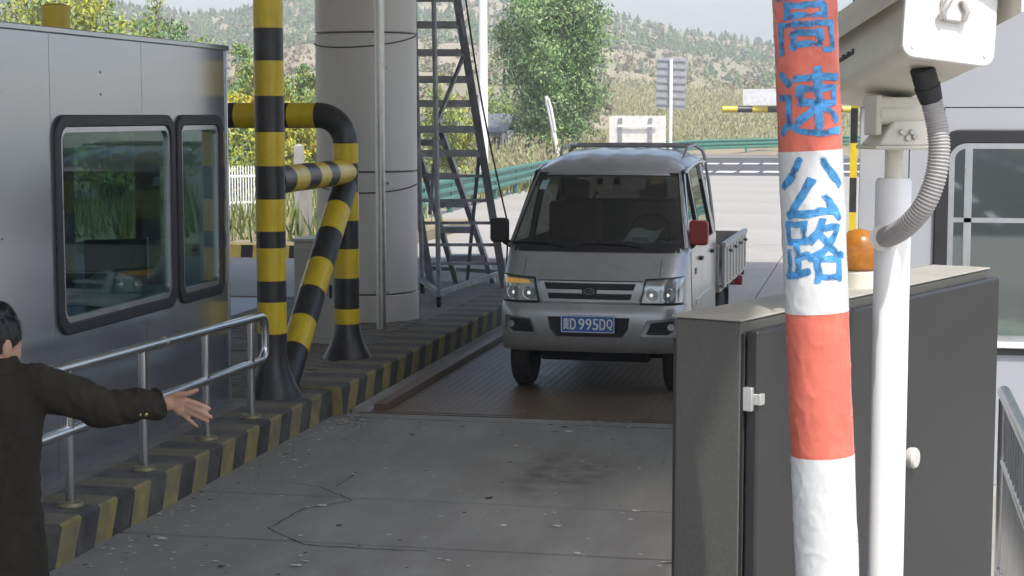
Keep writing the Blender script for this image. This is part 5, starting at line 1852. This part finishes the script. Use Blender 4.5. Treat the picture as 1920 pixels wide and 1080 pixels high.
def leafball(mb, c, rx, rz, n, size, mis, up=0.0):
    for k in range(n):
        d = Vector((rng.gauss(0, 1), rng.gauss(0, 1), rng.gauss(0, 1))).normalized() * rng.random() ** .45
        q = c + Vector((d.x * rx, d.y * rx, d.z * rz))
        u_ = Vector((rng.gauss(0, 1), rng.gauss(0, 1), rng.gauss(0, 1) + up)).normalized()
        w_ = u_.orthogonal().normalized()
        w_ = Matrix.Rotation(rng.uniform(0, 2 * PI), 3, u_) @ w_
        s = size * rng.uniform(.6, 1.3)
        mb.add([q - u_ * s, q + w_ * s * .42, q + u_ * s, q - w_ * s * .42], [(0, 1, 2, 3)], rng.choice(mis))
sm = MB()
for k in range(2600):
    px = rng.uniform(-250, 2150)
    r = 97 + (RR - 97) * rng.random() ** .9
    a = math.atan((px - 960) / FPX)
    p = (AX_F * math.cos(a) + AX_R * math.sin(a)) * r
    if r < 115:
        continue
    p.z = hill_h(p)
    w_ = rng.uniform(.5, 1.4)
    leafball(sm, p + Vector((0, 0, w_ * .5)), w_, w_ * .7, 14, .30 + r * .0006, [0, 0, 1] if noise.noise(Vector((p.x * .02, p.y * .02, 2))) > -.1 else [1, 1, 0])
tag(sm.build('hillside_scrub', [scrub_m, scrub_b], None, smooth=False), 'brown and green scrub dotted over the hillside', 'scrub', kind='stuff')
# pale saplings and reeds below the hill
wil_a = leaf_mat('sapling_green', (.24, .265, .12)); wil_b = leaf_mat('sapling_straw', (.29, .26, .175))
rm = MB()
for k in range(8000):
    px = rng.uniform(1150, 1620) if k < 5000 else rng.uniform(780, 1300)
    r = rng.uniform(103, 190) if k < 5000 else rng.uniform(66, 105)
    a = math.atan((px - 960) / FPX)
    p = (AX_F * math.cos(a) + AX_R * math.sin(a)) * (r / math.cos(a))
    if k >= 5000 and (p.x > -11.5 or r < 60):
        continue
    p.z = max(hill_h(p), -.04)
    h = (rng.uniform(.6, 2.4) if k < 5000 else rng.uniform(.5, 1.5))
    ln = Vector((rng.gauss(0, .12), rng.gauss(0, .12), 1)) * h
    w_ = .014 + .010 * rng.random()
    mb_ = rm
    sd = AX_R * w_
    mb_.add([p - sd, p + sd, p + ln + sd * .3, p + ln - sd * .3], [(0, 1, 2, 3)], 1 if rng.random() < .65 else 0)
    for q in range(6 if k < 5000 else 4):
        t = rng.uniform(.25, 1)
        c_ = p + ln * t + Vector((rng.gauss(0, .18), rng.gauss(0, .18), rng.gauss(0, .15)))
        u_ = Vector((rng.gauss(0, .4), rng.gauss(0, .4), 1)).normalized() * rng.uniform(.08, .18)
        s2 = AX_R * rng.uniform(.025, .05)
        mb_.add([c_ - u_, c_ + s2, c_ + u_, c_ - s2], [(0, 1, 2, 3)], 0 if rng.random() < .6 else 1)
tag(rm.build('sapling_thicket', [wil_a, wil_b], None, smooth=False), 'pale straw and green saplings growing in a thicket beyond the road', 'thicket', kind='stuff')

# the willow-like tree
def tree(name, label, base, H, W, leaves, cols, stems=9, lsize=.13, group=None, up=.8, hang=0.0):
    t_o = thing(name, label, 'tree', base, 0, group)
    base = Vector(base)
    bark = M('bark_pale', (.20, .18, .14), .9, var=.3, scale=12)
    tr_ = MB(); lf = MB()
    tips = []
    for s in range(stems):
        az = 2 * PI * s / stems + rng.uniform(-.4, .4)
        sp = rng.uniform(.15, .95) * W * .5
        hh = H * rng.uniform(.62, 1.0) * (1 - .25 * (sp / (W * .5)) ** 2)
        pts = [base + Vector((.06 * math.cos(az), .06 * math.sin(az), -.1))]
        for k in range(1, 7):
            t = k / 6
            pts.append(base + Vector((math.cos(az) * sp * t ** .8 + rng.gauss(0, .05 * H / 6), math.sin(az) * sp * t ** .8 + rng.gauss(0, .05 * H / 6), hh * t)))
        tr_.tube(pts, [.05 * H / 6 * (1 - .82 * k / 6) for k in range(7)], n=6)
        for k in range(30):
            t = rng.uniform(.12, 1.0)
            i = min(5, int(t * 6)); f = t * 6 - i
            o_ = pts[i].lerp(pts[i + 1], f)
            d = Vector((rng.gauss(0, 1), rng.gauss(0, 1), rng.uniform(-.1, 1.3) * up)).normalized()
            ln = W * rng.uniform(.10, .24) * (1.15 - .5 * t)
            e = o_ + d * ln
            tr_.tube([o_, o_.lerp(e, .5) + Vector((0, 0, -.02)), e], [.010, .007, .003], n=4)
            tips.append((o_, e))
    per_ = max(1, leaves // len(tips))
    for o_, e in tips:
        mi0 = rng.random()
        for k in range(per_):
            t = rng.uniform(.1, 1.1)
            q = o_.lerp(e, t) + Vector((rng.gauss(0, 1), rng.gauss(0, 1), rng.gauss(0, 1))) * (W * .028)
            u_ = Vector((rng.gauss(0, .6), rng.gauss(0, .6), rng.gauss(0, .6) + (.6 - hang))).normalized()
            w_ = Matrix.Rotation(rng.uniform(0, 6.28), 3, u_) @ u_.orthogonal().normalized()
            s = lsize * rng.uniform(.55, 1.25)
            mi = 0 if mi0 < .4 else (1 if mi0 < .75 else 2)
            if rng.random() < .25:
                mi = rng.randrange(3)
            lf.add([q - u_ * s, q + w_ * s * .38, q + u_ * s, q - w_ * s * .38], [(0, 1, 2, 3)], mi)
    tr_.build('trunk', bark, t_o)
    lf.build('crown', cols, t_o, smooth=False)
    return t_o
g1, g2, g3 = leaf_mat('leaf_fresh', (.17, .29, .10)), leaf_mat('leaf_mid', (.11, .20, .07)), leaf_mat('leaf_pale', (.27, .37, .17))
tb = at(1040, 285, 74); tb.z = max(.9, tb.z)
mound = MB()
tree('willow_tree', 'large fresh green bushy tree behind the guardrail next to the truck roof', (tb.x, tb.y, tb.z - .9), 9.6, 6.9, 66000, [g1, g3, g2], stems=26, lsize=.095, up=1.0)
# yellow flowering bushes and young trees seen left of the column and over the booth
y1_, y2_ = leaf_mat('forsythia_yellow', (.62, .47, .03)), leaf_mat('forsythia_lime', (.36, .38, .06))
o1 = leaf_mat('leaf_lime', (.27, .31, .07))
def spot(u, d): 
    p = at(u, 300, d); return (p.x, p.y, -.04)
for i, (u, d, H, W, cols, lab) in enumerate((
        (440, 50, 3.2, 3.0, [y1_, y2_, o1], 'yellow flowering forsythia bush just past the steel booth corner'),
        (548, 54, 2.7, 2.2, [y2_, o1, y1_], 'low yellow forsythia bush between the guard post and the column'),
        (462, 62, 5.0, 2.6, [g1, o1, g3], 'young green tree behind the forsythia bush next to the booth corner'),
        (560, 66, 4.3, 2.4, [g1, o1, g2], 'young green tree behind the guard frame bend'),
        (503, 57, 4.3, 3.2, [o1, y2_, g3], 'lime green young tree right behind the front striped post'),
        (590, 60, 3.9, 2.8, [o1, g1, y2_], 'lime green shrub against the left side of the column'),
        (468, 44, 1.9, 2.6, [o1, g3, y2_], 'low lime green shrub behind the picket fence'),
        (835, 64, 3.6, 3.4, [o1, y2_, g3], 'lime green shrub seen through the ladder'),
        (930, 82, 3.6, 3.0, [o1, g3, g1], 'pale green shrub beside the small hut'),
        (60, 40, 6.8, 5.6, [o1, g3, y2_], 'yellow green tree above the booth roof left of the yellow post'),
        (205, 42, 6.0, 4.6, [o1, g1, g3], 'yellow green tree above the booth roof right of the yellow post'),
        (330, 56, 5.6, 4.2, [g1, g3, g2], 'green tree low above the booth roof'))):
    tree('shrub' if H < 4 else 'young_tree', lab, spot(u, d), H, W, 7000 if H < 4 else 11000, cols, stems=9, lsize=.085, up=.6)
# rough grass on the verges
gm = MB()
ga, gb = leaf_mat('grass_green', (.13, .17, .05)), leaf_mat('grass_straw', (.36, .31, .17))
for k in range(15000):
    if k < 7000:
        p = atz(rng.uniform(780, 1330), 215 + CAM_H * FPX / rng.uniform(34, 95), 0)
        dpt = p.dot(AX_F)
        if p.x > -10.1 - max(0, (60 - abs(dpt - 60))) * .006:
            continue
    else:
        p = Vector((rng.uniform(-20, -8.0), rng.uniform(26.9, 60), 0))
        if p.x > -9.9 and p.y > 33: continue
    p.z = -.03 if p.y > 34 else .17
    h = rng.uniform(.15, .6)
    ln = Vector((rng.gauss(0, .25), rng.gauss(0, .25), 1)) * h
    sd = Matrix.Rotation(rng.uniform(0, PI), 3, 'Z') @ Vector((.03, 0, 0))
    gm.add([p - sd, p + sd, p + ln], [(0, 1, 2)], 0 if rng.random() < (.5 if k < 7000 else .82) else 1)
tag(gm.build('verge_grass', [ga, gb], None, smooth=False), 'rough straw and green grass along the verge behind the guardrail', 'grass', kind='stuff')

# ------------------------------------------------------------------ guardrail
teal = M('guardrail_green', (.035, .17, .13), .45, var=.15, dirt=(.2, .2, .17), damt=.25)
teal_hi = teal
gl_path = catmull([Vector(p) for p in ((-9.35, 33.5, 0), (-9.45, 37, 0), (-9.9, 46, 0), (-10.3, 55, 0), (-10.5, 66, .0), (-10.4, 82, .05), (-9.6, 94, .1), (-6.6, 98.6, .15), (-1.0, 101.0, .3), (6, 103.5, .45), (16, 106, .5))], 12)
gr_o = thing('guardrail', 'green corrugated steel guardrail curving along the far side of the plaza', 'guardrail', gl_path[0])
wave = [(.00, .27), (.05, .30), (.05, .36), (.0, .40), (.0, .46), (.05, .50), (.05, .56), (.0, .60), (.0, .66), (.05, .70), (.05, .76), (.0, .80)]
def rail(path, z0=0):
    mb = MB()
    n = len(wave)
    for i, p in enumerate(path):
        t = (path[min(i + 1, len(path) - 1)] - path[max(i - 1, 0)]).normalized()
        nr = Vector((t.y, -t.x, 0))
        for (o_, z) in wave:
            mb.v.append(p + nr * (o_ + .02) + Vector((0, 0, z + z0)))
    for i in range(len(path) - 1):
        for k in range(n - 1):
            mb.f.append([i * n + k, i * n + k + 1, (i + 1) * n + k + 1, (i + 1) * n + k]); mb.m.append(0)
    return mb
for i in range(0, len(gl_path) - 1, 4):
    rail(gl_path[i:i + 5]).build('rail_section', teal, gr_o, sharp=20)
acc = 0
for a, b_ in zip(gl_path[:-1], gl_path[1:]):
    acc += (b_ - a).length
    if acc > 3.0 or a is gl_path[0]:
        acc = 0
        mb = MB(); mb.span((a.x - .07, a.y - .07, -.05), (a.x + .05, a.y + .05, a.z + .78)); mb.build('post', teal, gr_o)
e0 = gl_path[0]
mb = MB(); mb.prism(rrect(-.25, .12, .30, .80, .12), lambda p: Vector((e0.x + p[0] + .05, e0.y - .1, p[1])), lambda p: Vector((e0.x + p[0] + .05, e0.y - .06, p[1]))); mb.build('end_wing', M('end_green', (.02, .33, .16), .5), gr_o)
# right hand guardrail beside the open road (what the booth glass mirrors)
p2_ = [Vector((11.0 + .0 * k, -4 + 4 * k, 0)) for k in range(12)]
gr2 = thing('guardrail', 'green guardrail along the open side of the toll plaza', 'guardrail', p2_[0])
for i in range(0, 11, 3):
    m_ = rail([Vector((p.x, p.y, 0)) for p in p2_[i:i + 4]]); m_.build('rail_section', teal, gr2, sharp=20)
for p in p2_:
    mb = MB(); mb.span((p.x - .05, p.y - .06, -.05), (p.x + .05, p.y + .06, .78)); mb.build('post', teal, gr2)
# picket fence
pf = thing('picket_fence', 'white picket fence in the grass behind the striped far kerb', 'fence', (-14, 38, 0))
fa, fb = atz(395, 402, 0), atz(492, 398, 0)
fd = (fb - fa).normalized()
nF = 19
for k in range(nF + 1):
    p = fa.lerp(fb, k / nF)
    mb = MB()
    w_ = .012
    q = fd * w_
    th = Vector((-fd.y, fd.x, 0)) * .01
    mb.prism([(-1, 0), (1, 0), (1, 1.04), (0, 1.1), (-1, 1.04)], lambda c_: p + q * c_[0] + Vector((0, 0, c_[1])) - th, lambda c_: p + q * c_[0] + Vector((0, 0, c_[1])) + th)
    mb.build('picket', white_paint, pf)
for z in (.25, .85):
    mb = MB(); mb.bar(fa + Vector((0, 0.03, z)), fb + Vector((0, .03, z)), .03, .05); mb.build('fence_rail', white_paint, pf)
# grey concrete marker posts among the bushes
for u, d, h, lab in ((561, 40, 1.55, 'plain grey concrete post in front of the forsythia'), (572, 30, 1.0, 'short grey post in the grass behind the guard frame')):
    p = at(u, 300, d)
    o_ = thing('concrete_post', lab, 'post', (p.x, p.y, -.04))
    mb = MB(); mb.span((p.x - .09, p.y - .09, -.05), (p.x + .09, p.y + .09, h)); mb.add([(p.x - .09, p.y - .09, h), (p.x + .09, p.y - .09, h), (p.x + .09, p.y + .09, h), (p.x - .09, p.y + .09, h), (p.x, p.y, h + .05)], [(0, 1, 4), (1, 2, 4), (2, 3, 4), (3, 0, 4)])
    mb.build('shaft', concrete, o_)
# lamp pole
lp_ = at(906, 290, 60)
lo_ = thing('lamp_pole', 'tall pale tapered lighting pole rising behind the ladder', 'lamp post', (lp_.x, lp_.y, -.04))
mb = MB(); mb.lathe([(.19, -.05), (.17, 1.0), (.13, 9.0), (.10, 11.5)], (lp_.x, lp_.y, 0), n=20); mb.build('shaft', white_paint, lo_)
mb = MB(); mb.tube([(lp_.x, lp_.y, 11.4), (lp_.x + .8, lp_.y, 11.9), (lp_.x + 1.8, lp_.y, 12.0)], .05, n=10); mb.build('arm', white_paint, lo_)
mb = MB(); mb.box((lp_.x + 2.1, lp_.y, 12.0), (.7, .25, .1)); mb.build('lamp_head', white_paint, lo_, bevel=.03)
# hut
hp0, hp1 = at(778, 300, 80), at(966, 300, 80)
hc2 = (hp0 + hp1) / 2
hu = thing('small_hut', 'low hut with grey roof and pale wall behind the ladder and lamp pole', 'hut', (hc2.x, hc2.y, -.04))
yw = hc2.y
mb = MB(); mb.span((hp0.x + .3, yw - 1.0, -.05), (hp1.x - .3, yw + 1.6, 1.55)); wl = mb.build('wall', M('hut_wall', (.55, .55, .54), .8), hu)
mb = MB(); mb.prism([(-1.5, 1.5), (.3, 2.3), (2.1, 1.5), (2.1, 1.42), (.3, 2.2), (-1.5, 1.42)], lambda p: Vector((hp0.x, yw + p[0], p[1])), lambda p: Vector((hp1.x, yw + p[0], p[1]))); mb.build('roof', M('hut_roof', (.13, .135, .15), .7, var=.2), hu)
for x in (hp1.x - 1.0, hp1.x - 2.4):
    mb = MB(); mb.span((x, yw - 1.02, .6), (x + .6, yw - .98, 1.25)); mb.build('window', M('hut_glass', (.05, .06, .07), .2), hu)
# leaning pale post
a_, b_2 = at(1047, 290, 71), at(1024, 180, 71)
lw = thing('leaning_post', 'bare pale post leaning in front of the large green tree', 'post', (a_.x, a_.y, -.04))
mb = MB(); mb.tube([Vector((a_.x + .3, a_.y, -.05)), a_, b_2], [.10, .09, .07], n=10); mb.build('shaft', white_paint, lw)
mb = MB(); mb.tube([at(1041, 245, 70.9), at(1034, 205, 70.9), at(1028, 184, 70.9)], [.05, .05, .04], n=8); mb.build('split_stave', white_paint, lw)
# traffic sign seen from behind
sp_ = at(1258, 200, 60)
sg = thing('traffic_sign', 'tall narrow road sign on a white post seen from its ribbed back', 'sign', (sp_.x, sp_.y, -.01))
gtop, gbot = at(1258, 108, 60).z, at(1258, 204, 60).z
mb = MB(); mb.tube([(sp_.x, sp_.y - .06, -.02), (sp_.x, sp_.y - .06, gtop - .05)], .06, n=12); mb.build('post', white_paint, sg)
mb = MB(); mb.box((sp_.x, sp_.y + .03, (gtop + gbot) / 2), (1.02, .02, gtop - gbot), rot=Matrix.Rotation(R(3), 3, 'Y')); so = mb.build('panel', M('sign_back', (.38, .38, .39), .5, .4), sg)
for k in range(7):
    z = gbot + .14 + k * (gtop - gbot - .24) / 6
    mb = MB(); mb.box((sp_.x, sp_.y - .003, z), (.98, .035, .05), rot=Matrix.Rotation(R(3), 3, 'Y')); mb.build('rib', galv, so)
# wide board seen from behind
wp0, wp1 = at(1141, 240, 50), at(1250, 240, 50)
wc = (wp0 + wp1) / 2
ztop_ = at(1195, 217, 50).z
wb = thing('notice_board', 'wide pale notice board seen from behind over the truck roof', 'sign', (wc.x, wc.y, -.01))
mb = MB(); mb.span((wp0.x, wc.y, ztop_ - 1.1), (wp1.x, wc.y + .03, ztop_)); bo2 = mb.build('panel', M('board_back', (.62, .60, .56), .6), wb)
for f in (.2, .73):
    x = wp0.x + (wp1.x - wp0.x) * f
    mb = MB(); mb.span((x - .05, wc.y - .06, -.02), (x + .05, wc.y - .001, ztop_ - .06)); mb.build('post', galv, wb)
mb = MB(); mb.span((wp0.x + .25, wc.y - .09, ztop_ - .32), (wp1.x - .25, wc.y - .061, ztop_ - .25)); mb.build('brace', white_paint, wb)
# height limit gantry
ha, hb = at(1354, 205, 92), at(1600, 205, 92)
hg_ = thing('height_limit_bar', 'black and yellow height limit bar with white panel beyond the road', 'barrier', (hb.x, hb.y, -.04))
pts = [ha.lerp(hb, k / 40) for k in range(41)]
Lh = (hb - ha).length
band_tube(pts, .17, [.78 * k for k in range(1, 12)], n=14, first=1).build('bar', [black, yellow], hg_)
mb = MB(); mb.tube([(hb.x, hb.y, -.05), (hb.x, hb.y, hb.z + .25)], .16, n=14); mb.build('post', white_paint, hg_)
pa_, pb2 = at(1393, 198, 91.9), at(1500, 167, 91.9)
mb = MB(); mb.span((pa_.x, pa_.y - .02, pa_.z + .02), (pb2.x, pa_.y + .03, pb2.z)); mb.build('panel', M('gantry_panel', (.62, .62, .62), .6), hg_)

# open side of the plaza: stone wall with a white fence on it, and the exit road behind the camera
sw = thing('roadside_wall', 'low brown stone wall topped by a white slat fence on the open side of the plaza', 'wall', (13, 30, -.03))
mb = MB(); mb.span((13, 14, -.05), (13.5, 70, 1.15)); mb.build('stone_base', M('wall_stone', (.26, .17, .12), .9, var=.45, scale=2.5, bump=.6, bscale=6), sw)
mb = MB(); mb.span((12.98, 14, 1.15), (13.52, 70, 1.32)); mb.build('coping', teal, sw)
sl_ = MB(); sl_.box((0, 0, .42), (.04, .13, .84)); sl_me = sl_.mesh('slat', [white_paint])
for k in range(186):
    o = bpy.data.objects.new('slat', sl_me); C.objects.link(o); o.parent = sw
    o.location = (13.2 - 13, 14.2 + k * .3 - 30, 1.32 + .03)
mb = MB(); mb.span((13.22, 14, 1.9), (13.26, 70, 1.98)); mb.build('fence_rail', teal, sw)
g = MB(); g.span((-9, -130, -.034), (9, -14.2, -.004))
er = structure('exit_road', g, asphalt)
for x in (-4.4, -.9, 2.6, 6.0):
    for k in range(9):
        mk = MB(); mk.span((x - .08, -22 - k * 9, -.003), (x + .08, -18 - k * 9, .003)); mk.build('dash', paint_line, er)

# earth bank carrying the far guardrail
bk = MB()
bk.grid(lambda a, b_: Vector((-14 + 46 * a, 95.7 + 12.5 * b_, -.05 + .34 * min(1, b_ * 3) + .12 * noise.noise(Vector((a * 40, b_ * 6, 2))) * min(1, b_ * 3))), 60, 10)
bko = bk.build('bank', ground_mat, None, sharp=180)
bko['kind'] = 'structure'

# ------------------------------------------------------------------ thin spring haze
hz_ = MB()
hz_.span((-960, -460, -1.1), (960, 960, 41))
hzo = hz_.build('haze', [], None, smooth=False)
hzo['kind'] = 'stuff'
hzo['label'] = 'thin pale haze in the air before the hills'
hzo['category'] = 'haze'
hzm = bpy.data.materials.new('haze_air')
hzm.use_nodes = True
hnt = hzm.node_tree
hnt.nodes.clear()
ho_ = hnt.nodes.new('ShaderNodeOutputMaterial')
hv = hnt.nodes.new('ShaderNodeVolumePrincipled')
hv.inputs['Color'].default_value = (0.93, 0.95, 1.0, 1)
hv.inputs['Density'].default_value = 0.0012
hv.inputs['Anisotropy'].default_value = 0.0
hnt.links.new(hv.outputs['Volume'], ho_.inputs['Volume'])
hzo.data.materials.append(hzm)
